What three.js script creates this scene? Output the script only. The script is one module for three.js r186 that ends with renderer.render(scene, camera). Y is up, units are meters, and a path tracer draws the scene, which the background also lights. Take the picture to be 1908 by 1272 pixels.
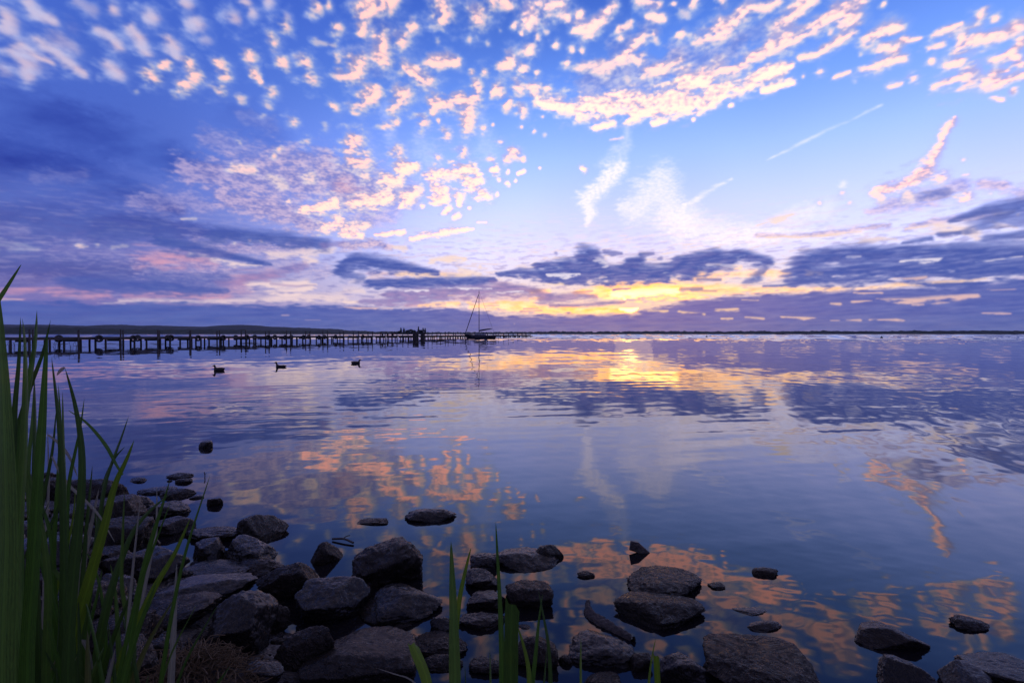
import * as THREE from 'three';
import { mergeGeometries, mergeVertices, toCreasedNormals } from 'three/addons/utils/BufferGeometryUtils.js';
import { MarchingCubes } from 'three/addons/objects/MarchingCubes.js';
import { createNoise2D, createNoise3D } from 'simplex-noise';

// ------------------------------------------------------------------ camera, sky, sun, exposure
const R = Math.PI / 180, EYE = 1.3;
function rng(seed) { let a = seed >>> 0; return () => { a = (a + 0x6d2b79f5) | 0; let t = Math.imul(a ^ (a >>> 15), 1 | a); t = (t + Math.imul(t ^ (t >>> 7), 61 | t)) ^ t; return ((t ^ (t >>> 14)) >>> 0) / 4294967296; }; }
const scene = new THREE.Scene();
const camera = new THREE.PerspectiveCamera(67.38, 1.5, 0.05, 20000);
camera.position.set(0, EYE, 0);
camera.rotation.x = -0.841 * R;
const renderer = new THREE.WebGLRenderer({ antialias: true });
renderer.toneMapping = THREE.LinearToneMapping;
renderer.toneMappingExposure = 1;
renderer.shadowMap.enabled = true;

const SUN_AZ = 13.0, SUN_EL = 2.2;   // degrees; the sun stands behind the low cloud bank
const sunDir = new THREE.Vector3(Math.sin(SUN_AZ * R) * Math.cos(SUN_EL * R), Math.sin(SUN_EL * R), -Math.cos(SUN_AZ * R) * Math.cos(SUN_EL * R));
const sun = new THREE.DirectionalLight(new THREE.Color(1.0, 0.66, 0.28), 0.001);
sun.name = 'sun';
sun.position.copy(sunDir).multiplyScalar(300);
sun.target.position.set(0, 0, -8);
sun.castShadow = true;
sun.shadow.radius = 8;
sun.shadow.mapSize.set(2048, 2048);
Object.assign(sun.shadow.camera, { left: -120, right: 120, top: 120, bottom: -120, near: 1, far: 900 });
scene.add(sun, sun.target);

// Clouds as strokes in degrees: strength, then azimuth, elevation and half-width of each point along the cloud.
const CLOUDS = {
  cirrus: [
    [0.8,8.26,11.95,0.25,8.65,13.07,0.61,8.05,14.58,0.79,9.62,15.62,0.89,11.17,16.99,0.87,11.93,17.66,0.7],
    [0.62,11.95,13.68,0.53,13.48,13.23,1.24,14.98,14.78,1.66,16.09,15.95,1.55,16.84,12.3,1.57,18.31,11.29,1.39],
    [0.55,18.52,11.82,1.56,19.96,10.64,1.55,23.43,10.21,1.18,26.72,9.77,0.99], [0.5,21.72,9.8,0.68,25.43,9.79,0.58,29.84,9.5,0.48,34.16,9.39,0.46],
    [0.3,10.78,17.62,1.05,12.31,19.81,0.69,12.68,21.48,0.34], [0.2,-3.52,21.93,1.03,-2.72,19.33,1.05], [0.22,-13.49,20.4,0.68,-13.86,23.04,0.5],
    [0.22,-10.23,19.94,1.03,-9.06,18.6,1.22], [0.5,32.73,13.74,0.34], [0.3,31.31,11.59,0.94], [0.4,28.29,11,0.97,29.82,11.51,0.79],
  ],
  trail: [
    [0.5,26.35,16.82,0.11,28.55,17.62,0.2,31.25,18.57,0.2,33.53,19.18,0.15,35.68,19.87,0.13],
    [0.85,18.16,12.94,0.28,20.3,14.19,0.37,21.69,14.94,0.27,23.14,15.47,0.13],
  ],
  veil: [
    [0.95,-47.72,13.11,3.18,-43.83,13.76,3,-40.31,13.36,2.63,-36.12,12.44,1.62,-33.14,11.44,0.92],
    [0.95,-47.77,8.44,3.97,-42.82,9.2,3.52,-38.18,9.69,2.17,-32.88,9.69,1.24,-28.43,9.62,0.65],
    [0.9,-47.81,4.98,3.25,-42.86,5.44,2.46,-38.71,5.63,2.18,-34.98,5.75,1.37], [0.45,-38.12,16.11,1.69,-34.22,15.98,1.78,-30.66,15.32,1.39],
    [0.75,-46.75,17.21,2.44,-42.73,17.31,2.61,-38.11,16.75,2.81,-34.21,16.04,2.37], [0.25,-28.35,20.32,2.31,-25.17,19.26,2.39],
    [0,-25.09,28.69,2.95,-21.75,26.72,3.08],
  ],
  mauve: [
    [0.55,-36.26,11.65,0.74,-34.25,12.09,1.06,-32.14,12.22,0.93,-30.69,11.91,0.63],
    [0.85,-32.12,14.94,1.22,-26.81,15.2,1.77,-21.82,15.1,2.01,-19.18,16.05,1.86], [0.9,-29.17,12.92,1.11,-25.21,12.51,1.48,-20.98,11.29,1.03],
    [0.25,-42.78,12.6,0.53,-39.96,13.28,0.56], [0.3,-44.91,8.19,0.52,-43.36,8.27,0.27], [0.25,-37.18,9.51,0.29,-35.22,9.67,0.18],
    [0.8,-31.74,8.48,0.63,-28.43,8.42,0.73,-25.24,8.66,0.67,-21.86,9.06,0.69], [0.7,-34.98,6.07,1.37,-31.47,5.98,1.43,-28.46,5.47,0.98],
    [0.5,-30.63,18.22,0.91,-26.8,17.08,1.43,-23.52,16.51,1.48], [0.7,-24.35,17.58,0.97,-20.06,17.41,1.5], [0.25,-27.56,20.61,0.62,-25.16,20.06,0.79],
    [0.3,-41.58,22.71,1.03,-43.22,21.18,1.14], [0.2,-40.65,24.25,0.64], [0.75,-18.14,16.14,1.7,-14.45,15.72,1.91,-11.6,14.98,1.59],
    [0.7,-18.15,14.01,1.2,-15.39,14.39,1.22], [0.95,-18.17,9.27,0.49,-15.97,9.57,0.6,-14.47,9.64,0.46,-13.34,9.3,0.36],
    [0.7,-18.16,11.3,0.7,-15.78,11.63,0.62], [0.5,8.22,26.04,1.49,12.1,25.92,1.8,15.86,26.02,1.61,17.68,26.86,0.95],
    [0.35,11.13,28.31,0.8,14.91,29.71,0.94], [0.25,-14.39,29.48,1.72,-15.33,27.15,1.75], [0.45,18.08,26.66,1.58,21.62,26.3,1.39,23.32,27.19,1.06],
    [0.3,24.15,27.75,0.9,27.54,27.77,0.87], [0.3,25,23.8,0.62,27.57,23.92,0.45],
    [0.7,34.83,11.07,0.33,37.44,11.63,0.87,39.29,11.64,0.85,41.04,12.22,0.69], [0.8,42.48,12.17,0.54,43.77,11.71,0.4], [0.6,44.6,11.01,0.65],
    [0.8,25.43,9.88,0.23,28.3,9.5,0.19,31.33,9.49,0.25,34.16,9.63,0.23,36.3,9.7,0.18],
    [0.8,37.46,9.25,0.22,39.31,9.62,0.26,41.63,9.59,0.28,43.26,9.77,0.4], [0.5,-18.15,13.66,1.9,-13.51,13.41,1.41],
    [0.4,-13.52,12.12,0.71,-15.96,12.17,1.05], [0.35,-12.59,5.68,0.73,-6.73,6.56,0.55], [0.35,-41.74,7.01,0.83,-36.94,7.19,1.04],
    [0.3,-44.95,4.4,0.53,-40.63,4.42,0.71], [0.4,-25.25,7.06,1.01,-20.12,6.58,0.87],
  ],
  pink: [
    [0.8,-35.64,6.99,0.9,-32.9,7.05,0.86,-30.72,7.05,0.72], [0.85,-44.96,3.34,0.24,-42.87,3.61,0.33,-40.64,3.51,0.51,-38.24,3.39,0.32],
    [0.85,-36.98,3.45,0.27,-32.93,3.68,0.38,-29.24,3.77,0.39], [1,-44.97,2.85,0.09,-43.63,2.8,0.08], [0.6,-27.2,5.53,0.66,-25.25,5.98,0.67],
    [0.6,-29.24,4.21,0.98,-27.67,5.15,0.99], [0.9,-42.33,3.83,0.11,-40.63,3.87,0.11], [0.6,-1.53,3.62,0.56,0.48,3.82,0.56,2.29,4.02,0.47],
    [0.4,-18.14,15.44,1.03,-16.32,14.51,0.87], [0.5,-3.54,3.81,0.47], [0.5,-15.42,6.37,0.54,-10.65,6.69,0.44,-5.73,6.58,0.37],
    [0.55,-6.33,4.19,0.56,-2.74,4.01,0.56], [0.7,-11.63,3.15,0.26,-7.53,3.09,0.26],
  ],
  grey: [
    [1,-44.43,23.7,0.73,-44.34,22.89,0.73], [1,-43.18,24.98,0.54,-42.65,24.57,0.6,-41.67,24.36,0.48], [0.5,-40.05,26.18,0.43,-39.11,25.87,0.52],
    [1,-37.76,26.42,0.58], [1,-34.99,26.66,0.73], [1,-32.28,28.37,0.66], [1,-31.51,27.12,0.82], [0.55,-30.71,26.1,0.57], [0.85,-28.36,28.27,0.72],
    [1,-27.41,29.69,0.63], [1,-26.7,29.04,0.55], [1,-25.25,30.15,0.55], [1,-36.51,25.39,0.59,-36,24.88,0.68,-35.35,23.99,0.53],
    [1,-33.85,25.45,0.61,-33.3,24.78,0.76,-33.03,24.23,0.48], [1,-38.76,24.72,0.47,-38.03,24.43,0.61,-37.42,23.95,0.59],
    [1,-42.67,22.73,0.43,-41.58,22.2,0.49,-40.8,21.66,0.6,-39.76,21.18,0.35], [0.9,-44.15,21.5,0.65,-43.23,20.8,0.84,-43.24,19.91,0.51],
    [1,-43.74,22.01,0.42,-42.68,21.6,0.43,-41.81,21.36,0.28], [1,-38.18,22.28,0.6,-37.44,21.81,0.6], [0.5,-41.57,23.15,0.77,-40.44,22.87,0.65],
    [0.5,-44.58,20,0.75], [0.6,-23.6,29.39,0.44],
  ],
  puff: [
    [0.95,-23.86,28.65,0.75], [0.95,-24.86,27.19,0.63], [0.95,-20.68,30.59,0.66], [0.95,-19.63,31.03,0.42], [0.95,-18.75,29.21,0.74],
    [0.57,-20.7,27.84,0.37,-19.11,27.93,0.4], [0.95,-33.87,23.54,0.51], [0.95,-34.15,23.2,0.31], [0.95,-32.04,23.98,0.6], [0.95,-31.47,23.12,0.7],
    [0.95,-34.97,22.23,0.76], [0.95,-32.27,22.08,0.7], [0.95,-29.46,24.34,0.71], [0.95,-29.01,23.57,0.57], [0.85,-29.63,22.27,0.66],
    [0.95,-26.97,25.78,0.78], [0.95,-26.58,24.26,0.64,-25.95,23.71,0.31], [0.95,-24.97,23.05,0.53], [0.76,-27.71,21.96,0.49],
    [0.66,-25.31,21.76,0.44], [0.95,-23.88,25.48,0.64], [0.95,-21.76,26.06,0.74], [0.95,-21.25,24.7,0.79], [0.95,-18.77,26.65,0.47],
    [0.95,-18.59,25.46,0.7], [0.95,-18.97,22.5,0.55], [0.95,-22.99,20.77,0.54], [0.57,-27.97,18.19,0.31], [0.76,-21.8,19.22,0.42],
    [0.85,-24.35,18.07,0.32], [0.85,-24.85,17.43,0.29], [0.47,-36.17,20.82,0.25], [0.38,-33.2,21.01,0.35], [0.47,-25.81,20.9,0.25],
    [0.47,-20.04,20.75,0.43], [1,-16.24,30.4,0.98,-14.38,31.61,1.13,-12.87,32.19,0.86], [1,-16.25,29.4,0.71], [1,-7.85,32.04,1.22,-7.46,31.36,1.04],
    [1,-3.91,31.37,1.2], [1,-2.31,32.41,0.85], [1,-0.52,32.57,0.84], [1,1.88,31.71,1.26,2.07,31.27,1.05], [1,3.67,32.38,1.31,5.25,32.46,1.03],
    [1,6.05,31.29,0.63], [1,0.18,30.85,0.45], [1,0.98,30.19,0.45], [1,2.67,29.72,0.52], [1,1.98,28.75,0.78], [1,-0.12,28.15,0.82],
    [1,4.86,29.13,0.45], [1,6.64,28.6,0.39], [1,7.63,28.55,0.39], [1,7.62,31.56,0.5],
    [1,7.23,30.51,0.7,8.6,29.98,0.86,9.96,31.19,0.78,11.11,31.8,0.62], [1,-14.2,29.06,0.85,-14.21,27.72,1.05,-13.84,27,0.8], [1,-12.12,29.12,1.02],
    [1,-10.78,30.26,0.69], [1,-16.45,26.71,1.02,-17.36,26.91,0.7], [1,-16.82,25.6,0.87,-17.91,25.31,0.7],
    [1,-11.75,26.73,0.88,-10.02,26.08,1.05,-9.24,25.81,0.89], [1,-11.76,24.68,1.06,-12.52,23.81,0.9,-12.91,23.12,0.63],
    [1,-15.35,23.87,1.05,-16.46,22.95,0.89,-14.6,24.43,0.72], [1,-8.65,27.57,0.88,-7.47,27.64,0.88,-6.09,27.71,0.56], [1,1.28,27.13,0.73],
    [1,-1.52,27.37,0.63,-0.12,27.38,0.56], [1,2.68,26.8,0.4], [1,6.05,27.63,0.49], [1,-3.12,26.87,0.56], [1,-4.51,26.83,0.36],
    [1,-1.52,25.3,0.87,-2.12,24.8,0.57], [1,-3.92,25.57,0.74,-4.31,24.42,1.08,-6.3,24.03,1.08,-8.46,23.76,0.91], [1,-8.66,23,0.41],
    [1,-4.71,22.92,0.99,-4.91,21.89,0.86], [1,0.68,25.46,0.87], [1,2.48,25.28,0.91], [1,3.87,25.41,0.67], [1,-0.52,23.82,0.58,-0.32,24.32,0.47],
    [1,1.08,23.32,0.75], [1,2.48,23.97,0.41], [1,-9.83,22.1,0.85], [1,-8.17,22.27,0.27], [1,-13.67,21.4,0.74,-12.53,21.91,0.4], [1,-7.29,20.95,0.69],
    [1,-3.22,21.59,0.48], [1,-16.85,19.77,1.07,-17.58,19.02,0.74], [1,-12.54,19.01,0.86], [1,-5.42,19.45,0.66], [1,-1.42,20.4,0.49],
    [1,0.28,19.35,0.77], [1,-2.32,18.8,0.49], [1,-0.52,18.64,0.57], [1,1.28,18.72,0.35], [1,-15.93,17.97,1.09,-17.59,17.65,0.91],
    [1,-11.97,17.55,0.94,-10.62,17.81,0.59], [1,-8.28,18.63,0.59], [1,-5.12,17.58,1.13], [1,-1.92,17.73,0.6], [0.7,-4.7,29.59,0.26],
    [0.6,-8.25,29.27,0.29], [0.6,-2.72,29.34,0.29], [0.7,3.87,30.21,0.29], [0.5,-1.42,30.4,0.26], [1,3.38,22.78,0.21], [1,1.08,21.88,0.17],
    [1,2.38,21.43,0.31], [0.6,3.68,21.15,0.21], [1,-2.12,22.12,0.17], [0.8,10.77,20.34,0.17,12.12,20.42,0.15], [1,8.05,17.54,0.32],
    [0.81,7.83,27.16,0.75,10.17,26.85,0.98,12.28,27.45,0.81], [0.95,12.28,27.91,0.71,14.17,29.06,0.69], [0.95,13.8,27.31,0.71],
    [0.95,14.55,26.16,0.71,16.41,26.26,0.7,17.87,26.61,0.54], [0.95,15.29,29.23,0.47], [0.95,14.91,30.57,0.53,16.39,30.38,0.37],
    [0.95,11.7,30.04,0.47,12.84,30.36,0.41], [0.95,11.89,29.21,0.38], [0.95,13.78,31.88,0.46,15.83,31.57,0.46], [0.95,17.29,31.38,0.45],
    [0.66,15.66,28.6,0.38], [0.76,18.03,28.88,0.46], [0.57,12.67,25.71,0.49],
    [1,18.09,24.98,1.06,20.23,25.31,0.91,22.66,25.02,0.72,24.99,25.73,0.85,27.55,26.52,0.91,29.7,26.74,0.81,31.61,27.5,0.93,33.44,27.93,0.9,34.13,28.12,0.6],
    [1,32.03,27.78,0.84,33.45,26.89,0.77], [1,20.39,28.1,0.98,22.63,28.73,0.9,24.13,29.56,0.8,26.25,29.67,0.72,27.21,29.67,0.49],
    [1,21.93,30.78,0.71], [1,19.31,31.36,0.66], [1,27.22,28.11,0.55,28.46,28.38,0.63,29.68,29.03,0.76,30.27,29.15,0.62], [0.5,21.96,26.25,0.77],
    [1,18.07,28.87,0.53], [0.8,31.62,26.42,0.31], [1,29.11,24.92,0.35,30.31,25.01,0.35,32.06,25.5,0.48,33.46,25.96,0.39],
    [1,34.43,25.17,0.61,35.63,25.37,0.68,36.92,25.4,0.51], [1,35.51,24.08,0.61,36.56,23.8,0.6], [1,34.18,23.05,0.48,35.52,22.99,0.53,37.2,23.02,0.38],
    [1,30.77,23.63,0.41], [1,29.42,23.48,0.18], [1,31.94,22.87,0.23,33.21,23.03,0.16], [1,36.33,21.13,0.31,37.03,21.16,0.22], [1,37.85,21.29,0.44],
    [1,37.06,24.45,0.32,38.31,24.22,0.21], [1,39.16,24.09,0.42,40.1,24.24,0.41,41.02,24.32,0.18], [1,39.76,23.27,0.39,38.93,23.19,0.32],
    [1,41.03,23.51,0.62,40.7,22.73,0.44,42.04,22.93,0.64,43.23,22.79,0.6,44.46,22.97,0.54], [1,42.02,24.3,0.55,42.24,24.71,0.42], [1,43.1,24.05,0.32],
    [1,44.58,21.84,0.54,43.97,21.31,0.55,44.6,20.49,0.42], [1,43.24,21.17,0.48], [1,39.18,22.27,0.32], [1,40.13,21.6,0.5,41.05,21.59,0.37],
    [1,41.4,20.45,0.94], [1,40.38,20.47,0.5,39.2,20.26,0.32], [1,42.62,19.7,0.64,43.89,19.45,0.48,44.71,19.46,0.35],
    [1,43.04,20.35,0.36,43.88,20.21,0.18], [1,44.21,18.66,0.3], [1,42.85,18.66,0.17,43.59,18.19,0.18], [1,35.74,27.41,0.21], [1,41.24,14.23,0.2],
    [0.6,34.03,24.19,0.17], [0.4,33.64,22.13,0.2], [0.6,26.59,27.83,0.59,28.16,27.64,0.44], [0.6,18.06,30.58,0.61,18.78,30.33,0.46],
    [1,40.64,17.71,0.17,40.41,17.21,0.46,39.95,16.62,0.38,39.72,15.83,0.44,39.26,14.78,0.53,38.78,14,0.76],
    [1,38.54,13.69,0.77,38.05,13.19,0.77,36.79,12.95,0.67,35.22,12.66,0.57], [0.9,39.87,13.16,0.61], [1,41.39,11.29,0.6], [1,30.86,12.38,0.25],
    [0.8,32.74,12.94,0.24], [0.8,33.31,12.06,0.24], [0.8,41.59,13.04,0.14,41.14,13.06,0.14], [0.7,42.93,11.31,0.19], [0.8,35.76,12.03,0.36],
    [0.7,37.69,11.89,0.58],
  ],
  bright: [
    [1,3.08,24.29,0.58,5.27,23.73,1.05,7.25,23.49,1.32,9.6,23.53,1.31,11.91,23.69,1.4,14.94,23.59,1.38,18.1,23.57,1.2],
    [1,9.02,21.64,0.44,11.15,21.76,0.37], [1,13.06,22.29,0.74,16.8,22.59,0.72,18.61,22.55,0.62], [1,15.32,21.51,0.3,16.62,21.63,0.27],
    [1,18.11,22.61,0.88,19.89,23.03,1.03,21.64,23.72,1.01,23.85,23.54,0.84,25.49,24.16,0.83,27.57,24.51,0.75,28.19,24.53,0.48],
    [1,19.9,22.39,0.55,22.16,23.03,0.54], [1,25.99,23.02,0.34,28.51,23.15,0.39], [1,23.01,22.12,0.29], [1,19.37,21.41,0.23],
    [1,18.1,24.51,0.87,20.76,24.93,0.63], [1,-13.5,16.14,0.98,-12.55,16.37,0.77], [1,-11.97,17.3,0.77,-10.82,17.73,0.59],
    [1,-17.24,13.72,0.76,-14.46,14.09,0.88,-13.51,14.51,0.77], [1,-9.07,16.74,0.78,-6.71,17.37,0.78,-4.12,17.62,0.6],
    [1,-4.72,16.15,0.89,-3.53,16.72,0.61], [1,-8.68,15.48,0.78,-7.5,15.52,0.78], [1,-11.6,14.43,0.89,-10.63,15.03,0.6], [1,-12.18,13.76,0.43],
    [1,-8.68,14.37,0.61,-7.31,14.51,0.61], [1,-3.53,15.25,0.79,-2.73,14.89,0.68], [1,-1.73,15.18,0.29], [1,-5.92,14.83,0.79], [1,-5.92,14.08,0.29],
    [1,-6.91,13.68,0.4,-7.51,13.29,0.4], [1,-5.92,12.95,0.4,-6.52,12.75,0.4], [1,-4.73,13.7,0.23], [1,-1.92,17.65,0.6], [1,-0.52,17.48,0.32],
    [1,1.28,17.57,0.28,0.68,17.34,0.2], [1,3.08,17.78,0.16], [1,-1.52,16.66,0.32], [1,-0.52,16.24,0.36], [1,0.38,16.61,0.21], [1,7.85,17.54,0.35],
    [1,-2.93,12.24,0.15,-3.93,12.19,0.11], [1,-11.03,10.34,0.32,-9.08,10.78,0.43,-6.72,11.22,0.44,-4.33,11.52,0.16],
    [1,-14.85,10.56,0.28,-11.99,10.97,0.39], [0.8,-17.8,11.14,0.59,-15.78,11.44,0.42], [1,-18.17,10.57,0.52,-16.34,10.39,0.35], [1,-9.86,13.77,0.29],
    [0.7,-15.94,16.32,0.69], [0.7,-10.05,15.42,0.53], [1,-22.18,12.62,0.44,-20.44,12.94,0.68,-19.19,13.58,0.79],
    [0.9,-20.1,10.9,0.69,-18.66,11.81,0.76], [0.7,-28.38,15.81,0.47,-26.81,15.87,0.48], [0.8,-23.54,13.37,0.23],
    [0.5,-25.19,15.41,0.49,-23.87,14.71,0.41], [0.6,-21.47,15.82,0.67], [0.5,-32.87,10.67,0.09,-31.72,10.77,0.16],
    [0.6,-40.25,7.47,0.21,-39.66,7.45,0.11], [0.5,-38.94,7.66,0.16], [0.5,-37.95,7.61,0.16,-36.94,7.82,0.15], [0.9,-27.17,9.21,0.26],
    [0.8,-26.05,9.22,0.18], [0.6,-28.43,8.85,0.15], [0.2,-44.92,7.08,0.53,-42.84,6.89,0.24],
  ],
  cream: [
    [1,-30.27,7.17,0.26,-28.45,6.86,0.28,-26.23,6.82,0.2], [0.8,-32.18,7.53,0.19,-30.72,7.39,0.22],
    [0.8,-25.24,7.95,0.44,-21.86,8.33,0.38,-19.22,8.85,0.38], [1,-27.2,4.82,0.33,-25.26,4.99,0.44,-21.88,5.31,0.38],
    [0.9,-21.87,7.7,0.45,-21.08,7.55,0.35], [1,-25.26,4.18,0.37,-22.75,4.35,0.48,-21.01,5.06,0.21],
    [0.8,-37.62,2.95,0.18,-34.33,3.07,0.23,-31.49,3.05,0.19,-26.89,3.32,0.37,-23.6,3.78,0.38,-18.34,3.72,0.53],
    [1,-39.1,2.7,0.06,-37.75,2.74,0.07,-37.11,2.68,0.06], [0.9,-24.26,5.3,0.17,-22.57,5.1,0.14,-21.01,5.15,0.14],
    [0.9,-12.96,9.32,0.29,-11.81,9.26,0.36], [1,-12.58,6.45,0.36,-8.7,6.53,0.33,-4.74,6.49,0.3], [0.6,-18.2,4.58,0.35,-16.36,4.62,0.29],
    [0.9,-9.09,8.08,0.31,-6.72,8.23,0.4,-5.13,8.31,0.18], [0.7,-3.53,7.48,0.17], [0.7,-5.93,7.16,0.3,-3.54,6.6,0.26],
    [1,-8.91,3.38,0.24,-5.94,3.3,0.2], [1,-18.2,3.34,0.16,-16.74,3.43,0.13], [0.5,-17.64,5.54,0.21,-13.54,6.62,0.25], [0.3,-7.52,4.78,0.37],
    [1,4.1,5.6,0.19,6.29,5.48,0.15], [0.8,25.42,10.84,0.22,27.67,11.23,0.45,28.6,11.48,0.35], [0.9,39.55,9.21,0.31,41.64,8.64,0.5,42.2,8.13,0.36],
    [0.8,43.17,8.86,0.27,44.42,8.33,0.18], [1,44.62,9.35,0.14], [0.8,25.43,9.62,0.17,29.84,9.29,0.13,34.17,9.36,0.14],
    [0.6,34.17,8.34,0.21,35.52,8.6,0.24,36.83,8.3,0.15], [1,37.46,9.17,0.15,39.31,9.36,0.14], [0.8,43.26,9.63,0.13,44.31,9.68,0.12],
  ],
  gold: [
    [0.95,-4.74,3.01,0.34,-0.73,3.12,0.41,3.3,2.71,0.49,7.29,2.5,0.48,11.21,2.57,0.48,13.51,2.45,0.33],
    [1,7.28,4.58,0.33,11.2,4.63,0.82,15.02,4.65,1.04,18.85,4.56,0.81], [0.8,2.09,4.62,0.3,3.9,4.77,0.37], [0.6,2.09,3.82,0.19,3.5,4.01,0.22],
    [0.7,-4.74,3.41,0.34], [0.8,-10.28,3.17,0.22,-5.94,3.3,0.26], [0.7,-1.53,3.42,0.37,2.29,3.32,0.37], [0.4,-12.58,6.45,0.29,-7.52,6.45,0.29],
    [0.75,18.2,4.58,0.78,21.75,4.66,0.69,25.13,4.36,0.47,29.88,4.18,0.29,34.21,4.15,0.25,38.13,4.34,0.23,41.11,4.39,0.2,42.67,4.5,0.11],
    [0.55,19.98,6.03,0.52,23.45,6.07,0.38,26.43,6.1,0.43,28.33,5.82,0.33], [1,18.2,3.82,0.25,20.88,3.79,0.14], [0.5,20.86,7.29,0.21,23.95,6.77,0.24],
  ],
  sun: [
    [0.75,11.2,4.3,0.48,15.02,4.46,0.61,17.79,4.59,0.39], [1,11.98,2.66,0.22,12.94,2.55,0.36,13.7,2.74,0.18], [0.8,12.36,3.83,0.22],
  ],
  dark: [
    [1,-34.28,8.41,0.46,-31.45,8.01,0.6,-28.44,7.47,0.36,-25.25,6.97,0.15], [0.9,-29.96,9.48,0.64,-26.85,9.59,0.66,-23.57,9.49,0.64,-20.11,9.35,0.59],
    [0.8,-40.63,4.34,0.71,-35.66,4.32,0.61,-31.48,4.2,0.45,-29.24,4.21,0.26], [0.55,-34.99,4.77,0.92,-31.48,4.96,0.73,-29.23,5.43,0.49],
    [0.5,-34.27,9.54,0.91,-38.19,8.62,1.16], [1,-17.82,7.8,0.46,-15.98,7.68,0.82,-13.54,7.39,0.72,-10.65,7.04,0.44,-8.31,6.79,0.24],
    [1,-18.18,7.03,0.74], [1,-15.43,5.32,0.43,-11.63,5.5,0.55,-7.52,5.76,0.55,-3.54,5.8,0.45,-1.93,6.05,0.2], [0.7,-18.19,6.09,0.46,-16.36,5.96,0.36],
    [1,-1.73,6.64,0.17,0.88,6.8,0.41,2.29,6.6,0.52,5.29,6.54,0.74,7.28,6.85,0.96,11.2,6.68,0.84,15.01,6.58,0.83,18.84,6.73,0.77],
    [1,8.07,8.84,0.77,9.05,8.67,0.69], [1,7.67,8.11,0.66,9.25,7.89,0.73], [1,2.89,7.47,0.37,6.29,7.65,0.63], [1,7.87,5.92,0.52,3.29,5.96,0.33],
    [1,11.2,6.09,0.66,15.01,6.19,0.57,16.87,5.85,0.25], [1,12.73,7.6,0.69,14.06,7.85,0.5], [0.8,10.22,8.93,0.24,11.96,8.68,0.2],
    [0.8,14.06,8.48,0.2,15.38,8.56,0.16], [0.6,16.12,8.06,0.23], [0.7,17.78,7.89,0.35], [0.6,4.89,8.88,0.17],
    [1,28.95,6.48,0.68,30.16,7.09,0.83,32.21,7.27,0.82,34.18,7.28,0.83,36.84,7.04,0.77,39.33,6.93,0.69,41.66,6.7,0.61,43.82,6.35,0.56,45.35,6.19,0.44],
    [1,29.1,5.78,0.72,32.08,5.61,0.85,35.55,5.71,0.97,39.35,5.55,0.95,42.77,5.23,0.9,45.36,5.14,0.86],
    [1,18.19,6.75,0.78,20.33,7.13,0.9,22.59,7.47,0.89,23.95,8.03,0.54,26.42,7.16,0.5], [1,18.18,7.6,0.53,21.73,7.98,0.62],
    [0.75,24.47,5.3,0.34,25.46,5.58,0.44,26.26,6.55,0.27], [0.8,26.11,4.78,0.13,28.96,4.74,0.15], [0.8,28.34,5.12,0.33,30.77,5,0.35,32.8,4.89,0.22],
    [0.85,40.49,9.53,0.17,42.72,10.07,0.43,44.31,9.95,0.55,45.31,9.99,0.7], [0.7,41.64,8.71,0.36,43.27,9.06,0.46,45.33,8.82,0.52],
    [0.8,37.22,8.07,0.12,39.2,8.2,0.19], [0.8,39.8,8.43,0.18,41.07,8.42,0.15], [0.8,42.75,7.77,0.33,45.34,7.83,0.29],
    [0.6,40.51,7.44,0.31,43.82,7.21,0.35,45.35,6.89,0.34], [0.5,38.8,11.79,0.34,40.23,11.92,0.31], [0.7,19.99,5.65,0.14,22.09,5.61,0.14],
    [0.5,19.28,4.55,0.11,21.75,4.44,0.09], [0.6,18.19,4.77,0.18,20.35,4.74,0.14], [0.8,39.6,4.18,0.2,41.91,4.04,0.19],
  ],
  dusk: [
    [0.95,-13.55,4.1,0.69,-8.71,4.47,0.7,-4.74,4.7,0.71,-0.72,4.98,0.71,2.29,4.71,0.56,4.3,4.11,0.45],
    [0.8,-16.37,3.47,0.39,-11.63,3.54,0.48,-7.52,3.89,0.37], [0.8,3.3,3.81,0.48,7.28,4.15,0.48,9.26,4.13,0.26],
    [0.85,4.3,3.17,0.17,7.29,3.19,0.22,11.21,3.41,0.16,12.36,3.54,0.15], [0.8,11.2,4.88,0.11,12.93,4.93,0.13], [0.7,13.89,3.8,0.11],
    [0.8,0.89,2.52,0.07,3.3,2.61,0.07], [0.7,1.29,2.82,0.06,2.9,2.85,0.06], [0.6,6.89,4.59,0.13,8.86,4.76,0.11],
    [0.6,-3.14,3.11,0.07,-1.53,3.18,0.07], [0.5,17.79,4.78,0.16], [0.6,-2.33,5.81,0.3,-0.72,5.61,0.26],
    [0.7,-29.99,4.95,0.36,-26.88,5.51,0.47,-24.42,6.17,0.41,-22.04,7.05,0.38], [0.3,-31.45,7.67,0.47,-29.21,7.67,0.49,-27.96,8.8,0.33],
    [0.5,-25.26,5.08,0.13,-22.74,4.91,0.12,-21.01,5.06,0.1], [0.6,-20.11,9.17,0.38,-18.31,9.54,0.28],
  ],
  slit: [
    [1,35.3,3.12,0.14,38.15,3.01,0.32,39.97,3.01,0.32,42.36,3.19,0.11], [1,31.81,2.91,0.13,32.54,2.88,0.16], [1,33.52,3.02,0.12,35.04,3.05,0.08],
    [1,38.03,2.54,0.12,38.77,2.54,0.09], [1,27.73,1.69,0.08,29.9,1.54,0.15,30.65,1.56,0.06], [0.8,31.83,1.27,0.06,32.55,1.26,0.08],
    [1,33.12,1.3,0.06,34.23,1.28,0.09], [1,34.92,1.27,0.08,36.9,1.26,0.15,37.41,1.2,0.04], [1,42.48,1.71,0.07,43.66,1.63,0.15,44.18,1.66,0.05],
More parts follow.
